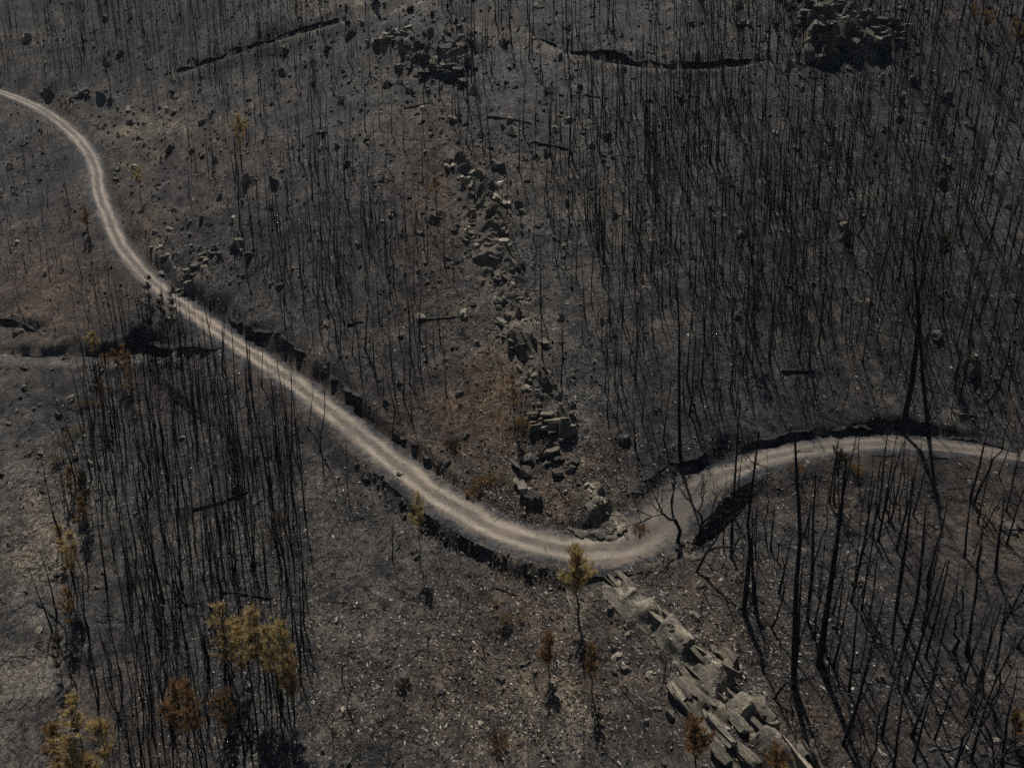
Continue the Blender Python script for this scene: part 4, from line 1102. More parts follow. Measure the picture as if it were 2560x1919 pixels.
# individuals: the ones that show largest; the rest of the stands is one mass
NIND = 296 - trees_made
size = h / d
order = np.argsort(-size)
ind, rest = order[:NIND], order[NIND:]
sc3 = np.stack([stem * 1.0, stem * 1.0, h / 10], 1)
LAND = [(560, 1250, 'beside the long fallen log in the lower stand'), (620, 1560, 'right among the ochre-crowned pines'), (440, 1480, 'by the short steep log in the lower stand'), (130, 1530, 'by the log on the pale lower left slope'),
        (330, 900, 'just below the dark bank of the side track'), (470, 900, 'below the junction of side track and road'), (640, 1010, 'at the roadside corner of the lower stand'), (740, 1150, 'on the open edge of the lower stand facing the road'), (740, 1400, 'on the open edge of the lower stand, well below the road'),
        (230, 1100, 'by the straw-coloured shrubs left of the lower stand'), (190, 1330, 'beside the slim ochre pine left of the lower stand'), (330, 1250, 'in the middle of the lower stand, left of the long log'), (330, 1500, 'in the lower stand uphill of the yellow-crowned pines'), (470, 1080, 'in the upper middle of the lower stand'),
        (300, 1750, 'close behind the yellow-crowned pines at the bottom'), (480, 1720, 'beside the rusty crowned pines at the bottom'), (650, 1340, 'in the lower stand above the flat log'), (520, 1850, 'low down between the rusty and the ochre-crowned pines'), (700, 1800, 'below the ochre-crowned pines'), (400, 1650, 'in the lower stand between short steep log and rusty crowns'),
        (2430, 940, 'near the black pointed boulder'), (2340, 850, 'near the flat black slab by the twin pines'), (2110, 600, 'near the black round boulder'), (1860, 590, 'near the long black slab'), (1560, 1100, 'near the dark leaning boulder above the bend'),
        (2050, 960, 'above the road bank left of the twin pines'), (1800, 980, 'above the road bank opposite the bright strip'), (2520, 1020, 'above the road at its far end past the twin pines'), (1640, 820, 'at the lower edge of the densest stand'), (1450, 800, 'near the two pale blocks on ash ground'),
        (2500, 1300, 'near the large black flat boulder'), (2400, 1280, 'just below the road past the twin pines'), (2200, 1350, 'on the shadow-striped slope below the road'), (2400, 1600, 'low on the shadow-striped slope'), (1950, 1400, 'below the bright road strip'), (1000, 800, 'in the middle stand left of the spine'), (900, 950, 'in the middle stand just above the road'), (760, 700, 'on the left side of the middle stand'), (1900, 750, 'in the densest stand'), (2200, 760, 'in the stand left of the twin pines')]
pu, pv, _pd = project(x, y, zg)
def tree_label(i):
    dd = [(pu[i] - a) ** 2 + (pv[i] - b_) ** 2 for a, b_, _ in LAND]
    rel = LAND[int(np.argmin(dd))][2]
    vv = VAR[var[i]]
    hgt_w = 'tall' if h[i] > 10.2 else ('short' if h[i] < 7 else '')
    th = 'thick' if stem[i] > 1.45 else ('hair-thin' if stem[i] < .85 else 'slim')
    sh = 'forked' if vv[4] else ('crooked' if vv[5] > .3 else '')
    for words in ((hgt_w, th, sh), (hgt_w, sh), (sh,), ()):
        lab_ = ' '.join(' '.join(words).split() + ['charred', 'trunk'] + rel.split())
        if len(lab_.split()) <= 14: break
    return lab_
for i in ind:
    k = which[i]
    o = link('burnt_tree', None, loc=(x[i], y[i], zg[i] - .15), rot=(Quaternion((0, 1, 0), math.atan(lean_x[i])) @ Quaternion((1, 0, 0), -math.atan(lean_y[i])) @ Quaternion((0, 0, 1), hd[i])).to_euler(), scale=((.55 + .45 * stem[i]), (.55 + .45 * stem[i]), h[i] / 10))
    tag(o, tree_label(i), 'tree', 'charred trunks of the burnt stands')
    link('trunk', VAR[var[i]][2], o); link('twigs', VAR[var[i]][3], o)['kind'] = 'stuff'
VV, TTi, off = [], [], 0
Mx = rotz_mats(np.stack([x, y, zg - .15], 1), hd, np.stack([.55 + .45 * stem, .55 + .45 * stem, h / 10], 1))
Mx[:, 0, 2] += lean_x * h / 10; Mx[:, 1, 2] += lean_y * h / 10
for q in range(len(VAR)):
    sel = rest[var[rest] == q]
    for arr in LIGHT[q]:
        v_, t_ = replicate(*arr, Mx[sel]); VV.append(v_); TTi.append(t_ + off); off += len(v_)
tag(link('burnt_forest', mesh_from('burnt_forest', np.vstack(VV), np.vstack(TTi), M['char'], True)), 'mass of thin charred trunks covering the far slopes', kind='stuff')

# ------------------------------------------------------------------ scorched pines that kept their needles
def tuft(r, p, d, L, nneedle, wid):
    d = d / np.linalg.norm(d)
    dirs = d[None] + r.normal(0, .3, (nneedle, 3)); dirs /= np.linalg.norm(dirs, axis=1)[:, None]
    side = np.cross(dirs, r.normal(0, 1, (nneedle, 3))); side /= np.maximum(np.linalg.norm(side, axis=1), 1e-6)[:, None]
    base = p[None] + d[None] * r.uniform(-.12, .12, (nneedle, 1))
    ln_ = L * r.uniform(.7, 1.2, (nneedle, 1))
    v = np.stack([base - side * wid * .5, base + side * wid * .5, base + dirs * ln_], 1).reshape(-1, 3)
    return v, np.arange(nneedle * 3).reshape(-1, 3)
def pine(base, top, crown_v, radius, mk, label, seed, dens=1.0, r0=.08, name='scorched_pine', whorls=11, group=None):
    r = np.random.default_rng(seed)
    p0 = P(*base); q = at_depth(top[0], top[1], p0[1]) - p0
    H_ = q[2]; c0 = max(.15 * H_, (at_depth(top[0], crown_v, p0[1]) - p0)[2] - .08 * H_)
    n_ = 8; tt = np.linspace(0, 1, n_)
    path = np.column_stack([q[0] * tt + r.normal(0, .05, n_), r.normal(0, .06, n_), -.3 + (H_ * .97 + .3) * tt])
    T = MB(); T.tube(path, r0 * (1 - .85 * tt), 6)
    B = MB(); N = MB()
    for w in range(int(whorls)):
        f = max(0.0, (w + r.uniform(-.45, .45)) / whorls)
        if r.random() < .2: continue
        z = c0 + (H_ - c0) * np.clip(f, 0, .98)
        ax = np.array([np.interp(z, path[:, 2], path[:, 0]), np.interp(z, path[:, 2], path[:, 1]), z])
        prof = (1 - f) ** .7 * (.55 + .9 * min(1, f * 3 + .35)) * .8
        for b_ in range(int(r.integers(4, 7) * dens + .5)):
            an = r.uniform(0, 6.283); L = radius * .78 * prof * r.choice([.3, .6, 1.0, 1.6]) * r.uniform(.8, 1.2) + .1
            d0 = np.array([math.cos(an), math.sin(an), r.uniform(.5, 1.3)])
            e = ax + d0 * L * .8 + np.array([0, 0, L * .25])
            B.tube([ax, ax + d0 * L * .45, e], [.022, .015, .008], 3)
            for k in range(int(3 + L * 4)):
                t_ = r.uniform(.35, 1.05)
                pp = ax + (e - ax) * t_ + r.normal(0, .05, 3)
                N.tris(*tuft(r, pp, d0 * .5 + np.array([0, 0, .9]) + r.normal(0, .2, 3), r.uniform(.34, .62), 14, .04))
    N.tris(*tuft(r, np.array([q[0], 0, H_ - .1]), np.array([0, 0, 1.]), .4, 14, .045))
    o = link(name, None, loc=p0); tag(o, label, 'tree', group)
    link('trunk', T.mesh('trunk', M['char']), o)
    link('crown', N.mesh('crown', M[mk], False), o)
    link('twigs', B.mesh('twigs', M['char']), o)['kind'] = 'stuff'
    return o
PINES = [
    ((610, 1720), (590, 1545), 1660, .9, 'ochre', 'slim ochre pine squeezed between left and middle pines of the cluster', .9, .06, 11),
    ((690, 1770), (664, 1562), 1680, .9, 'ochre', 'slim ochre pine squeezed between middle and right pines of the cluster', .9, .06, 11),
    ((735, 1815), (724, 1612), 1730, .8, 'rust', 'rusty slim pine at the outer right side of the ochre cluster', .8, .06, 11),
    ((182, 1262), (172, 1165), 1230, .6, 'rust', 'feathery brown sapling on the left rim just below the pale shrubs', .8, .05, 9),
    ((212, 1345), (200, 1235), 1310, .7, 'rust', 'feathery brown sapling on the left rim, second below the pale shrubs', .8, .05, 9),
    ((152, 1395), (146, 1310), 1370, .6, 'ochre', 'short ochre sapling beside the slim olive-ochre pine', .8, .05, 8),
    ((178, 1585), (166, 1470), 1550, .7, 'rust', 'brown feathery sapling below the slim olive-ochre pine', .8, .05, 9),
    ((150, 1690), (142, 1585), 1660, .7, 'burntneedle', 'dark feathery sapling above the dull brown pine', .9, .05, 9),
    ((260, 1060), (250, 950), 1030, .8, 'rust', 'brown feathery sapling at the upper left corner of the lower stand', .7, .05, 9),
    ((330, 1010), (322, 905), 970, .8, 'rust', 'brown sapling just below the side track bank', .7, .05, 9),
    ((1447, 1552), (1437, 1366), 1485, 1.35, 'ochre', 'ochre scorched pine standing alone just below the road bend', 1.7, .1, 14),
    ((577, 1705), (548, 1508), 1640, 1.3, 'ochre', 'ochre-crowned pine at the left of the cluster of three in the lower stand', 1.0, .08, 12),
    ((650, 1745), (628, 1528), 1630, 1.45, 'ochre', 'brightest ochre pine in the middle of the cluster of three', 1.2, .08, 11),
    ((722, 1790), (697, 1552), 1700, 1.3, 'ochre', 'ochre-brown pine at the right of the cluster of three', 1.0, .08, 13),
    ((485, 1902), (428, 1706), 1810, 1.2, 'rust', 'rusty orange pine at the bottom left of the flat pale stone', 1.1, .08, 11),
    ((505, 1930), (460, 1716), 1810, .9, 'rust', 'brownish pine touching the rusty orange pine', .9, .07, 10),
    ((570, 1835), (562, 1720), 1815, .9, 'rust', 'small reddish pine below the cluster of three', .9, .06, 10),
    ((215, 1935), (178, 1738), 1810, .8, 'ochre', 'slim ochre pine top rising above the yellow pair at the bottom edge', .8, .07, 9),
    ((290, 1975), (243, 1808), 1880, 1.3, 'ochre', 'yellow-ochre pine at the bottom edge, right of the yellow pair', 1.4, .08, 11),
    ((195, 1985), (170, 1842), 1930, 1.3, 'ochre', 'yellow-ochre pine at the bottom edge, left of the yellow pair', 1.4, .08, 11),
    ((235, 1990), (222, 1895), 1960, .9, 'ochre', 'small yellow pine between the yellow pair at the bottom edge', 1.3, .06, 9),
    ((140, 1930), (138, 1800), 1900, .9, 'rust', 'dull brown pine left of the yellow pair', .9, .07, 10),
    ((192, 1500), (168, 1325), 1410, .85, 'ochre', 'slim olive-ochre pine on the pale rim left of the lower stand', .9, .07, 11),
    ((215, 1300), (205, 1180), 1260, .9, 'burntneedle', 'dark singed pine at the upper left rim of the lower stand', 1.0, .07, 10),
    ((1372, 1692), (1370, 1583), 1650, .8, 'rust', 'rust-brown scorched sapling on the chips below the road', 1.0, .06, 9),
    ((1483, 1740), (1478, 1612), 1690, .6, 'rust', 'thin sparse rusty sapling right of the rust-brown one', .6, .05, 9),
    ((605, 422), (593, 285), 350, 1.6, 'ochre', 'olive-brown pine standing on the upper left slope', 1.0, .09, 10),
    ((352, 505), (345, 424), 455, 1.5, 'ochre', 'small brown-topped pine above the winding part of the road', .9, .08, 7),
    ((278, 228), (262, 145), 180, 1.5, 'burntneedle', 'dark-topped pine above the black rounded boulder', .8, .09, 7),
    ((218, 590), (212, 520), 560, 1.1, 'rust', 'small rusty bush pine left of the road curve', .8, .06, 7),
    ((378, 872), (369, 692), 800, 1.0, 'burntneedle', 'dark olive pine spire rising in front of the road straight', .9, .08, 14),
    ((408, 878), (402, 730), 830, .8, 'burntneedle', 'second dark pine spire right of the tallest one by the road', .8, .08, 12),
    ((436, 870), (428, 715), 800, .5, 'burntneedle', 'thin dark pine spire whose tip crosses the road straight', .6, .07, 10),
    ((238, 918), (230, 832), 875, 1.0, 'ochre', 'small ochre pine above the side track', .9, .06, 8),
    ((312, 962), (305, 866), 920, 1.1, 'rust', 'brown bushy pine at the dark end of the side track', 1.0, .06, 9),
    ((1285, 1072), (1281, 935), 1010, .4, 'rust', 'slim rusty stem beside the low blocks of the spine', .5, .06, 10),
    ((1049, 1412), (1046, 1240), 1310, .6, 'ochre', 'thin olive-topped pine rising in front of the roadside stone facing', .7, .06, 10),
    ((2360, 790), (2357, 590), 640, 1.3, 'burntneedle', 'black-crowned pine behind the tall twin pines', .8, .1, 8),
    ((1740, 1912), (1735, 1795), 1890, .9, 'rust', 'rust-orange sapling in front of the ribbed slabs', .9, .06, 10),
    ((1945, 1945), (1940, 1858), 1930, .8, 'rust', 'rust-orange sapling at the foot of the rock wall', .9, .06, 8),
    ((2545, 1860), (2541, 1780), 1840, .7, 'rust', 'rusty twiggy sapling at the edge of the lower slope', .7, .06, 8),
    ((2438, 70), (2436, 20), 50, 1.2, 'rust', 'leftmost of the orange pines high on the far slope', .8, .08, 6),
    ((2466, 90), (2463, 36), 65, 1.3, 'rust', 'middle one of the orange pines high on the far slope', .8, .08, 6),
    ((2553, 125), (2550, 65), 100, 1.4, 'rust', 'lowest of the orange pines high on the far slope', .9, .08, 6),
    ((1090, 520), (1086, 425), 480, .9, 'rust', 'thin rusty pine left of the upper crest slabs', .5, .07, 9),
    ((2100, 1260), (2098, 1130), 1200, 1.2, 'burntneedle', 'dark brown pine crown hiding part of the road past the bend', .7, .08, 9),
    ((1890, 860), (1888, 690), 780, 1.2, 'burntneedle', 'bushy blackened pine inside the densest stand', .7, .08, 10),
]
for i, (ba, tp, cv, rd, mk, lab, dn, r0, wh) in enumerate(PINES):
    pine(ba, tp, cv, rd, mk, lab, 4000 + i, dn, r0, whorls=wh)

# dry shrubs and grass tussocks
def shrub(u, v, rad_, hgt_, mk, label, seed, grassy=False, name='dry_shrub'):
    r = np.random.default_rng(seed); p0 = P(u, v)
    N = MB(); B = MB()
    for k in range(34 if not grassy else 60):
        an = r.uniform(0, 6.283); rr_ = rad_ * math.sqrt(r.random())
        tip = np.array([math.cos(an) * rr_, math.sin(an) * rr_, hgt_ * r.uniform(.45, 1.0) * (1.1 - .5 * (rr_ / rad_) ** 2)])
        if grassy:
            s = np.array([math.cos(an + 1.57), math.sin(an + 1.57), 0]) * .03
            b0 = np.array([math.cos(an), math.sin(an), 0]) * rr_ * .35
            N.tris(np.array([b0 - s, b0 + s, tip * np.array([1, 1, 1.1])]), np.array([[0, 1, 2]]))
        else:
            B.tube([np.array([0, 0, -.05]) + np.array([tip[0], tip[1], 0]) * .15, tip * np.array([.6, .6, .6]), tip], [.014, .01, .005], 3)
            for _ in range(4):
                N.tris(*tuft(r, tip + r.normal(0, .13, 3) * rad_, tip + np.array([0, 0, .5]), .2, 7, .05))
    o = link(name, None, loc=p0); tag(o, label, 'grass' if grassy else 'shrub')
    link('blades' if grassy else 'foliage', N.mesh('foliage', M[mk], False), o)['kind'] = 'stuff'
    if B.n: link('stems', B.mesh('stems', M['char']), o)['kind'] = 'stuff'
SHR = [(1264, 1562, .55, 1.25, 'straw', 'rounded straw-yellow bush below the lone ochre pine', 0), (1303, 1555, .5, .85, 'straw', 'spiky straw grass tussock right of the rounded bush', 1), (1240, 1512, .5, .8, 'straw', 'spiky straw grass tussock uphill of the rounded bush', 1),
       (158, 1112, 1.3, 1.2, 'straw', 'widest pale yellow shrub on the slope left of the lower stand', 0), (190, 1085, 1.0, 1.0, 'straw', 'pale yellow shrub touching the widest one', 0), (205, 1020, .9, .9, 'straw', 'pale yellow shrub uphill of the widest one', 0), (145, 1160, .9, .8, 'straw', 'low pale shrub downhill of the widest one', 0),
       (1305, 1075, 1.0, 1.3, 'rust', 'orange-brown shrub just left of the overhanging ledge', 0), (1200, 1215, .9, .9, 'rust', 'brown shrub by the road inside the bend, nearer the road', 0), (1235, 1205, .9, .9, 'rust', 'brown shrub inside the bend, nearer the rock knob', 0), (1180, 1240, .8, .7, 'rust', 'low brown shrub on the inside verge of the road', 0),
       (270, 905, 1.2, 1.1, 'rust', 'orange-brown shrub on the side track verge', 0), (700, 1310, .8, 1.2, 'rust', 'brown shrub at the outer edge of the lower stand', 0), (690, 1350, .7, 1.0, 'rust', 'small brown shrub just below the brown shrub at the stand edge', 0), (1990, 1180, .8, .8, 'rust', 'brown shrub on the outer road verge past the bend', 0), (2130, 1180, .9, .7, 'rust', 'dark brown shrub on the outer road verge left of the twin pines', 0),
       (1250, 1865, .7, .9, 'rust', 'reddish twiggy shrub at the bottom below the chips', 0), (1010, 1720, .6, .8, 'burntneedle', 'blackened twiggy shrub on the bare slope below the road', 0), (1600, 1330, .7, .6, 'rust', 'low brown shrub at the crumbling rock nose', 0), (1130, 1120, .8, .7, 'burntneedle', 'blackened shrub above the road straight', 0)]
for i, (u_, v_, a_s, b_s, mk, lab, g_) in enumerate(SHR):
    shrub(u_, v_, a_s, b_s, mk, lab, 5000 + i, bool(g_), 'straw_tussock' if g_ else 'dry_shrub')

# bare branching trees
def bare_tree(base, hgt_, spread, label, seed, levels=5, r0=.13, lean=(0, 0), stems=1, mk='char', trunk_f=.3, name='bare_tree'):
    r = np.random.default_rng(seed); p0 = P(*base)
    T = MB(); parts = []; tw = MB()
    def grow(p, d, L, rad, lev, mb):
        d = d / np.linalg.norm(d)
        m1 = p + d * L * .5 + r.normal(0, L * .05, 3); e = p + d * L + r.normal(0, L * .06, 3)
        mb.tube([p, m1, e], [rad, rad * .85, rad * .68], 6 if lev > 3 else (4 if lev > 1 else 3))
        if lev <= 0: return
        for k in range(int(r.integers(2, 4))):
            nd_ = d * r.uniform(.7, 1.0) + r.normal(0, .5, 3) * spread + np.array([0, 0, .18])
            m2 = mb
            if lev == levels: m2 = MB(); parts.append(m2)
            elif lev <= 2: m2 = tw
            grow(e if k else p + (e - p) * r.uniform(.75, 1), nd_, L * r.uniform(.6, .82), rad * r.uniform(.56, .74), lev - 1, m2)
    for s in range(stems):
        d = np.array([lean[0], lean[1], 1.0]) + (r.normal(0, .35, 3) * np.array([1, 1, 0]) if stems > 1 else 0)
        grow(np.array([0, 0, -.25]), d, hgt_ * trunk_f * r.uniform(.85, 1.15), r0 * (1 if stems == 1 else r.uniform(.6, 1)), levels, T)
    o = link(name, None, loc=p0); tag(o, label, 'tree')
    link('trunk', T.mesh('trunk', M[mk]), o)
    for m_ in parts:
        if m_.n: link('branch', m_.mesh('branch', M[mk]), o)
    if tw.n: link('twigs', tw.mesh('twigs', M[mk]), o)['kind'] = 'stuff'
BARE = [((1693, 1357), 7.0, 1.0, 'bare fan-shaped tree standing at the outer edge of the road bend', 5, .2, (-.12, 0), 1, .26),
        ((1737, 1360), 6.0, 1.0, 'second bare tree right behind the fan-shaped one at the bend', 5, .16, (.1, 0), 1, .26),
        ((1738, 1432), 5.0, .8, 'leaning bare trunk below the bend in front of the dark bank', 4, .14, (.25, 0), 1, .35),
        ((1933, 1750), 4.2, .9, 'low forked bare tree right of the rock wall blocks', 4, .11, (.35, .1), 1, .32),
        ((2446, 1935), 5.5, .7, 'multi-stemmed bare shrub tree at the bottom of the lower slope', 4, .08, (.1, 0), 3, .3),
        ((2490, 1925), 5.0, .8, 'twiggy bare tree right of the multi-stemmed one', 4, .08, (.1, 0), 2, .3),
        ((2465, 1010), 6.5, .8, 'crooked bare tree above the road near the black pointed boulder', 4, .13, (.1, 0), 1, .33),
        ((1820, 1700), 2.6, .9, 'small bare bush between the rock wall and the forked tree', 4, .05, (.1, 0), 2, .3),
        ((1660, 1700), 2.6, .8, 'thin bare bush left of the ribbed slabs', 4, .04, (0, 0), 2, .3),
        ((830, 1850), 2.8, 1.0, 'spindly bare bush at the foot of the bare slope', 4, .045, (0, 0), 2, .3),
        ((1255, 1880), 2.2, 1.0, 'star-shaped dead bush at the bottom centre', 4, .04, (0, 0), 3, .3),
        ((985, 1910), 2.2, 1.0, 'dead twiggy bush at the bottom edge below the bare slope', 4, .04, (0, 0), 2, .3),
        ((1075, 1400), 1.6, 1.0, 'tiny dead bush beside the olive-topped pine', 3, .03, (0, 0), 2, .3),
        ((1340, 1850), 2.0, 1.0, 'dead bush left of the thin charred stem', 3, .035, (0, 0), 2, .3),
        ((2150, 1840), 3.0, .9, 'bare bush deep in the long shadows of the lower slope', 4, .06, (.1, 0), 2, .3),
        ((1590, 1300), 2.0, .9, 'small bare bush on the inside verge past the bend', 3, .035, (0, 0), 2, .3)]
for i, (ba, hg, sp_, lab, lv, r0, ln_, stn, tf) in enumerate(BARE):
    bare_tree(ba, hg * 1.7, sp_ * .85, lab, 6000 + i, lv, r0, ln_, stn, 'char', tf)

# ------------------------------------------------------------------ fallen logs
def log(u0, v0, u1, v1, r0, label, mk='char', seed=0):
    r = np.random.default_rng(seed)
    a, b_ = P(u0, v0), P(u1, v1)
    n_ = 9; tt = np.linspace(0, 1, n_)
    xy = a[None, :2] * (1 - tt[:, None]) + b_[None, :2] * tt[:, None]
    zz = smooth(ground_f(xy[:, 0], xy[:, 1]), 2) + r0 * .6
    c = np.array([xy[4, 0], xy[4, 1], zz[4]])
    T = MB(); path = np.column_stack([xy, zz]) - c; path[1:-1] += r.normal(0, .05, (n_ - 2, 3))
    T.tube(path, r0 * (1 - .45 * tt) * r.uniform(.9, 1.1, n_), 8, True)
    o = link('fallen_log', None, loc=c); tag(o, label, 'log')
    link('trunk', T.mesh('log', M[mk]), o)
    for _ in range(int(r.integers(2, 6))):
        k = int(r.integers(2, n_)); d_ = r.normal(0, 1, 3); d_[2] = abs(d_[2]) + .3; d_ /= np.linalg.norm(d_)
        S = MB(); S.tube([path[k], path[k] + d_ * r.uniform(.3, .7)], [r0 * .3, r0 * .12], 4)
        link('branch_stub', S.mesh('branch_stub', M[mk]), o)
LOGS = [(482, 1278, 626, 1226, .24, 'long thick charred log lying across the lower stand', 'char'), (416, 1450, 470, 1516, .2, 'short steep charred log inside the lower stand', 'char'), (93, 1506, 150, 1557, .15, 'charred log on the pale slope left of the lower stand', 'char'),
        (552, 1484, 684, 1497, .2, 'flat charred log just above the ochre-crowned pines', 'char'), (1219, 295, 1328, 312, .2, 'long charred log on the upper slope above the crest slabs', 'char'), (1332, 356, 1418, 376, .22, 'charred log on the upper slope at the edge of the dense stand', 'char'), (1009, 273, 1083, 260, .16, 'charred log just below the hilltop crag', 'char'),
        (869, 815, 908, 806, .2, 'short dark log inside the middle stand', 'char'), (1052, 800, 1184, 790, .13, 'long pale grey log left of the spine', 'greywood'), (1953, 930, 2034, 931, .22, 'black log low in the dense stand above the road', 'char'), (1352, 1880, 1390, 1842, .13, 'grey log at the bottom below the chips', 'greywood'), (1300, 1668, 1352, 1640, .09, 'thin grey log beside the rust-brown sapling', 'greywood'),
        (2322, 1878, 2411, 1862, .1, 'thin curved log at the bottom of the lower slope', 'greywood'), (2395, 1042, 2440, 1040, .13, 'pale grey log above the road right of the twin pines', 'greywood'), (1440, 230, 1500, 245, .16, 'thin charred log on the far slope below the upper track', 'char'), (1110, 640, 1160, 655, .12, 'pale stick-like log on the left flank of the spine', 'greywood'),
        (1470, 560, 1530, 640, .13, 'slanting charred log right of the spine', 'char'), (1230, 1470, 1290, 1490, .1, 'thin charred log just above the spiky tussock', 'char'), (1565, 1240, 1610, 1232, .08, 'thin grey log on the inside verge past the bend', 'greywood')]
for i, (a0, b0, a1, b1, rd, lab, mk) in enumerate(LOGS): log(a0, b0, a1, b1, rd, lab, mk, 7000 + i)

# ------------------------------------------------------------------ charred litter: sticks and stubble
r = np.random.default_rng(55)
sv, stt = tube([[0, 0, 0], [1, 0, 0]], [.5, .25], 3); stt = np.vstack([stt[:, [0, 1, 2]], stt[:, [0, 2, 3]]])
def sticks(name, cnt, mk, label, upright, lmin, lmax, rad_, seed):
    r = np.random.default_rng(seed)
    x, y = scatter_xy(cnt, r, -60, 60, 26, 125)
    keep = r.random(cnt) < np.clip(55 / y, .25, 1); x, y = x[keep], y[keep]
    u, v, d = project(x, y, ground_f(x, y)); ok = (u > -50) & (u < W + 50) & (v < HGT + 60) & (v > 0) & road_clear(x, y, 2.6)
    x, y = x[ok], y[ok]; nn = len(x)
    L = r.uniform(lmin, lmax, nn); el = r.uniform(.5, 1.4, nn) if upright else r.normal(.05, .18, nn); an = r.uniform(0, 6.283, nn)
    ex = np.stack([np.cos(an) * np.cos(el), np.sin(an) * np.cos(el), np.sin(el)], 1)
    ey = np.stack([-np.sin(an), np.cos(an), np.zeros(nn)], 1); ez = np.cross(ex, ey)
    rad2 = rad_ * r.uniform(.6, 1.5, nn)
    R = np.stack([ex * L[:, None], ey * rad2[:, None], ez * rad2[:, None]], 2)
    Mx = np.concatenate([R, np.stack([x, y, ground_f(x, y) + .02], 1)[:, :, None]], 2)
    v_, t_ = replicate(sv, stt, Mx)
    tag(link(name, mesh_from(name, v_, t_, M[mk])), label, kind='stuff')
sticks('burnt_stubble', 26000, 'char', 'charred stubble of burnt scrub over the slope', True, .2, .75, .035, 56)
sticks('charred_litter', 16000, 'char', 'charred twigs lying over the slope', False, .3, 1.3, .05, 57)
sticks('fallen_poles', 2600, 'char', 'thin charred poles fallen among the burnt stands', False, 1.2, 4.0, .07, 59)
sticks('pale_litter', 9000, 'greywood', 'pale grey sticks lying over the slope', False, .25, .9, .05, 58)

# ------------------------------------------------------------------ steep cut banks behind the old benches
def cut_bank(pts, hgt_, label, seed, thick=1.6):
    r = np.random.default_rng(seed)
    w = resample([P(u * V, v * V) for u, v in pts], .5); nn = len(w)
    t_ = np.gradient(w[:, :2], axis=0); t_ /= np.linalg.norm(t_, axis=1)[:, None]; nn_ = np.stack([-t_[:, 1], t_[:, 0]], 1)
    k = np.arange(nn); env = np.clip(np.minimum(k, nn - 1 - k) / 8.0, .15, 1)
    hh = hgt_ * env * (.55 + .8 * vnoise(k / 3.0, k * 0.0, seed) * .6 + .5 * vnoise(k / 11.0, k * 0.0, seed + 1))
    hh *= np.clip(vnoise(k / 5.0, k * 0.0, seed + 5) * 2.2 - .1, .12, 1)
    j = (vnoise(k / 2.2, k * 0.0, seed + 2) - .5) * .9
    g = smooth(ground_f(w[:, 0], w[:, 1]), 3)
    rows = []
    for o_, z_ in ((.15, -.6), (.0, hh * .35), (-.28, hh * .8), (-.2, hh), (.5, hh + .08), (thick, hh + .1), (thick + 2.2, None)):
        q = w[:, :2] + nn_ * (o_ + j)[:, None] + r.normal(0, .09, (nn, 2))
        z = (g + z_ + r.normal(0, .07, nn)) if z_ is not None else ground_f(q[:, 0], q[:, 1]) - .5
        rows.append(np.column_stack([q, z]))
    v = np.stack(rows, 1); nr = v.shape[1]
    c = v.reshape(-1, 3).mean(0); ix = np.arange(nn * nr).reshape(nn, nr)
    f = np.stack([ix[:-1, :-1].ravel(), ix[1:, :-1].ravel(), ix[1:, 1:].ravel(), ix[:-1, 1:].ravel()], 1)
    o = link('cut_bank', mesh_from('cut_bank', v.reshape(-1, 3) - c, f, M['ground']), loc=c)
    tag(o, label, 'bank')
cut_bank([(375, 152), (440, 134), (520, 108), (600, 86), (680, 63), (750, 43)], .42, 'straight dark cut bank behind the pale track on the far slope', 801)
cut_bank([(1150, 78), (1200, 100), (1260, 118), (1340, 130), (1420, 137), (1500, 137), (1580, 131), (1660, 127)], .4, 'long curved dark cut bank high above the dense stand', 811)
cut_bank([(290, 742), (340, 752), (400, 756), (450, 757), (480, 752)], .8, 'black cut bank at the junction of the side track', 821)
cut_bank([(495, 683), (540, 702), (590, 722), (640, 745), (665, 765)], .3, 'black broken ledge above the middle of the road straight', 841, .9)
cut_bank([(690, 798), (730, 822), (765, 850), (800, 880)], .16, 'low dark ledge above the lower part of the road straight', 845, .8)
cut_bank([(845, 925), (880, 950), (920, 985), (950, 1010)], .14, 'low dark ledge on the inside verge before the bend', 848, .8)
cut_bank([(1385, 1040), (1440, 1012), (1500, 985), (1560, 968)], .28, 'dark ledge climbing from the bend along the uphill road side', 851, .8)
cut_bank([(1600, 962), (1660, 948), (1720, 935), (1760, 926)], .28, 'dark ledge above the brightest part of the road past the bend', 855, .8)
cut_bank([(1790, 930), (1850, 926), (1900, 932), (1940, 938)], .32, 'dark ledge just left of the twin pines', 858, .8)
cut_bank([(2020, 945), (2080, 952), (2150, 966), (2230, 985)], .32, 'dark ledge right of the twin pines along the road', 861, .8)
cut_bank([(-20, 690), (30, 692), (60, 706), (95, 722)], .5, 'small black ledge above the side track at the picture edge', 831)

def single_out(objs):
    ORD = 'first second third fourth fifth sixth seventh eighth ninth tenth eleventh twelfth thirteenth fourteenth fifteenth sixteenth seventeenth eighteenth nineteenth twentieth'.split()
    by = {}
    for o in objs: by.setdefault(o['label'], []).append(o)
    for lab, g in by.items():
        if len(g) < 2: continue
        g.sort(key=lambda o: o.location.x / max(1.0, o.location.y * CP - (o.location.z - 70) * SP))
        for k, o in enumerate(g[:20]):
            o['label'] = f'{ORD[k]}-from-left of {len(g)}: {lab}' if len(lab.split()) <= 12 else f'{ORD[k]}-from-left {lab}'
single_out([o for o in C.objects if o.name.startswith('burnt_tree') and o.parent is None and 'label' in o])

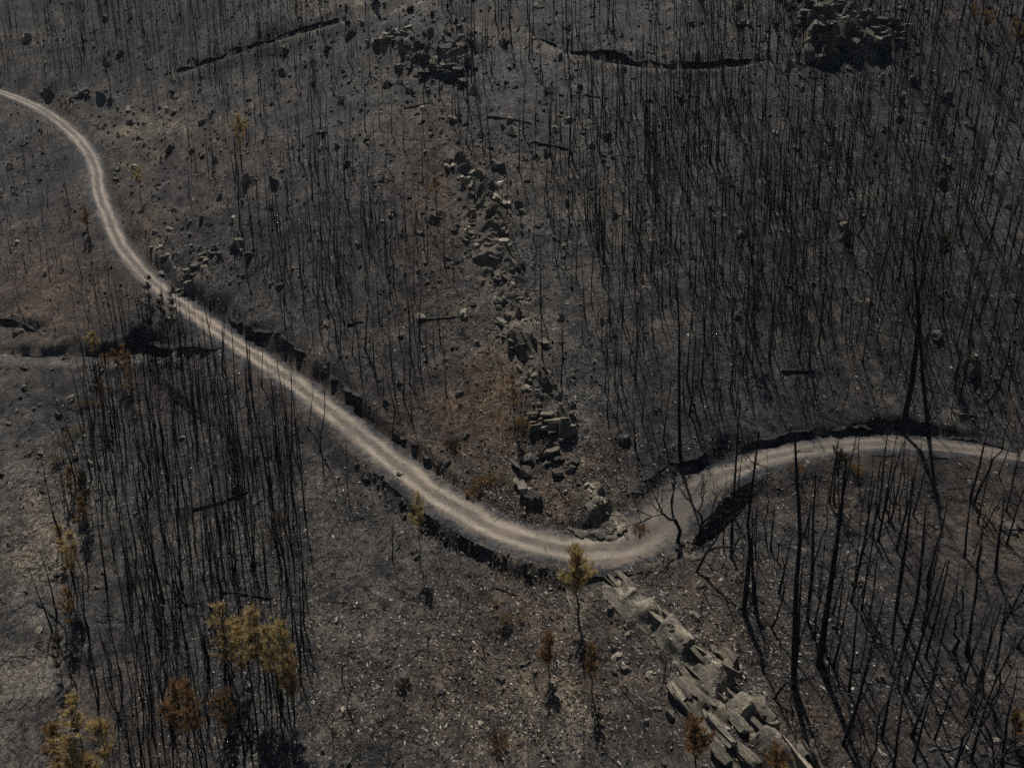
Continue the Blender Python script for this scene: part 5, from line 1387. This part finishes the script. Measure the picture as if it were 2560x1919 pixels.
# ------------------------------------------------------------------ thin summer haze
m = bpy.data.materials.new('haze'); m.use_nodes = True; nt = m.node_tree; nt.nodes.clear()
out = nt.nodes.new('ShaderNodeOutputMaterial'); pvn = nt.nodes.new('ShaderNodeVolumePrincipled')
pvn.inputs['Color'].default_value = (0.62, 0.78, 1.0, 1); pvn.inputs['Density'].default_value = HAZE; pvn.inputs['Anisotropy'].default_value = 0.2
nt.links.new(pvn.outputs[0], out.inputs['Volume'])
x0, x1, y0, y1 = GX[0] - 5, GX[-1] + 5, GY[0] - 5, GY[-1] + 5
z0, z1 = float(Z.min()) - 2, max(float(Z.max()) + 20, 95)
hv = [(x, y, z) for z in (z0, z1) for y in (y0, y1) for x in (x0, x1)]
me = mesh_from('haze', np.array(hv), [[0, 2, 3, 1], [4, 5, 7, 6], [0, 1, 5, 4], [2, 6, 7, 3], [0, 4, 6, 2], [1, 3, 7, 5]], m)
tag(link('haze', me), 'thin bluish summer haze filling the air over the slope', kind='stuff')

r = np.random.default_rng(66)
clod_shapes = [hull_points(rock_points(r, 1, .8, .6, 8, .2)) for _ in range(5)]
x, y = scatter_xy(34000, r, -110, 95, 26, 190)
u, v, d = project(x, y, ground_f(x, y))
ok = (u > -40) & (u < W + 40) & (v < HGT + 60) & (v > -40) & road_clear(x, y, 2.6) & (r.random(len(x)) < .25 + .75 * vnoise(x / 6, y / 6, 404))
x, y = x[ok], y[ok]; nn = len(x)
sz = .14 * (5.5 ** (r.random(nn) ** 2.2)) * np.clip(y / 70, .8, 1.7)
Mx = rotz_mats(np.stack([x, y, ground_f(x, y)], 1), r.uniform(0, 6.283, nn), np.stack([sz * r.uniform(.8, 1.5, nn), sz, sz * r.uniform(.6, 1.2, nn)], 1), rand_rot(nn, r, .3))
pick = r.integers(0, 5, nn); VV, TTi, off = [], [], 0
for q in range(5):
    v_, t_ = replicate(*clod_shapes[q], Mx[pick == q]); VV.append(v_); TTi.append(t_ + off); off += len(v_)
tag(link('charred_clods', mesh_from('charred_clods', np.vstack(VV), np.vstack(TTi), M['clod'])), 'charred root clumps and sooty clods over the slope', kind='stuff')

# ------------------------------------------------------------------ loose stones of the slope
r = np.random.default_rng(88)
cnt = 9000
x, y = scatter_xy(cnt, r, -100, 90, 27, 185)
zz = ground_f(x, y); u, v, d = project(x, y, zz)
dens = np.full(cnt, .1)
for (bu, bv, su, sv, kq) in rub: dens = np.maximum(dens, .1 + .8 * kq * np.exp(-((u / V - bu) / su) ** 2 - ((v / V - bv) / sv) ** 2))
ok = (r.random(cnt) < dens) & (u > 0) & (u < W) & (v < HGT) & (v > 0) & road_clear(x, y, 2.8)
x, y, zz, d, u, v = x[ok], y[ok], zz[ok], d[ok], u[ok], v[ok]; nn = len(x)
sz = .3 * (4.2 ** (r.random(nn) ** 2.0)) * np.clip(y / 75, .75, 1.6)
hd = hdw + r.normal(0, .6, nn); dim = np.stack([sz * r.uniform(.9, 1.7, nn), sz * r.uniform(.6, 1.0, nn), sz * r.uniform(.35, .8, nn)], 1)
order = np.argsort(-sz / d); keys = ['rock', 'rock', 'rock_dark', 'rock_pale']
mk_i = r.integers(0, 4, nn); sh_i = r.integers(0, 14, nn); tl = r.normal(0, .3, (nn, 2))
PLACE = [(1170, 1760, 'on the chip-strewn slope below the road bend'), (1000, 1600, 'on the bare slope below the road'), (100, 1180, 'on the talus left of the lower stand'), (80, 1400, 'on the pale slope left of the lower stand'), (1230, 700, 'on the flank of the rocky spine'), (1360, 1040, 'at the foot of the rocky spine'), (1330, 1260, 'inside the road bend'),
         (1800, 1640, 'beside the long rock wall'), (1570, 1700, 'left of the ribbed slabs'), (2140, 1640, 'on the shadow-striped slope below the road'), (1080, 140, 'around the hilltop crag'), (2080, 100, 'around the large far crag'), (500, 680, 'above the road straight'), (640, 1850, 'below the ochre-crowned pines'), (2430, 980, 'above the road near the twin pines'), (370, 350, 'on the far slope above the road'), (1900, 700, 'inside the dense stand'), (900, 700, 'in the middle stand')]
for i in order[:240]:
    o = link('stone', boulder_meshes[keys[mk_i[i]]][sh_i[i]], loc=(x[i], y[i], zz[i] + dim[i, 2] * .12), rot=(tl[i, 0], tl[i, 1], hd[i]), scale=dim[i])
    where = PLACE[int(np.argmin([(u[i] - a) ** 2 + (v[i] - b_) ** 2 for a, b_, _ in PLACE]))][2]
    word = {'rock': 'brown-grey', 'rock_dark': 'sooty dark', 'rock_pale': 'pale'}[keys[mk_i[i]]]
    form = 'long flat' if dim[i, 0] > 1.9 * dim[i, 1] else ('blocky' if dim[i, 2] > .62 * sz[i] else 'low')
    tag(o, f'{word} {form} loose stone {where}', 'stone', 'loose stones of the burnt slope')
VV, TTi, off = [], [], 0
Mx = rotz_mats(np.stack([x, y, zz + dim[:, 2] * .12], 1), hd, dim, rand_rot(nn, r, .25))
rest2 = order[240:]
for q in range(14):
    v_, t_ = replicate(*boulder_shapes[q], Mx[rest2[sh_i[rest2] == q]]); VV.append(v_); TTi.append(t_ + off); off += len(v_)
tag(link('field_stones', mesh_from('field_stones', np.vstack(VV), np.vstack(TTi), M['rock'])), 'smaller loose stones strewn over the burnt slope', kind='stuff')
single_out([o for o in C.objects if o.name.startswith('stone') and o.parent is None and 'label' in o])
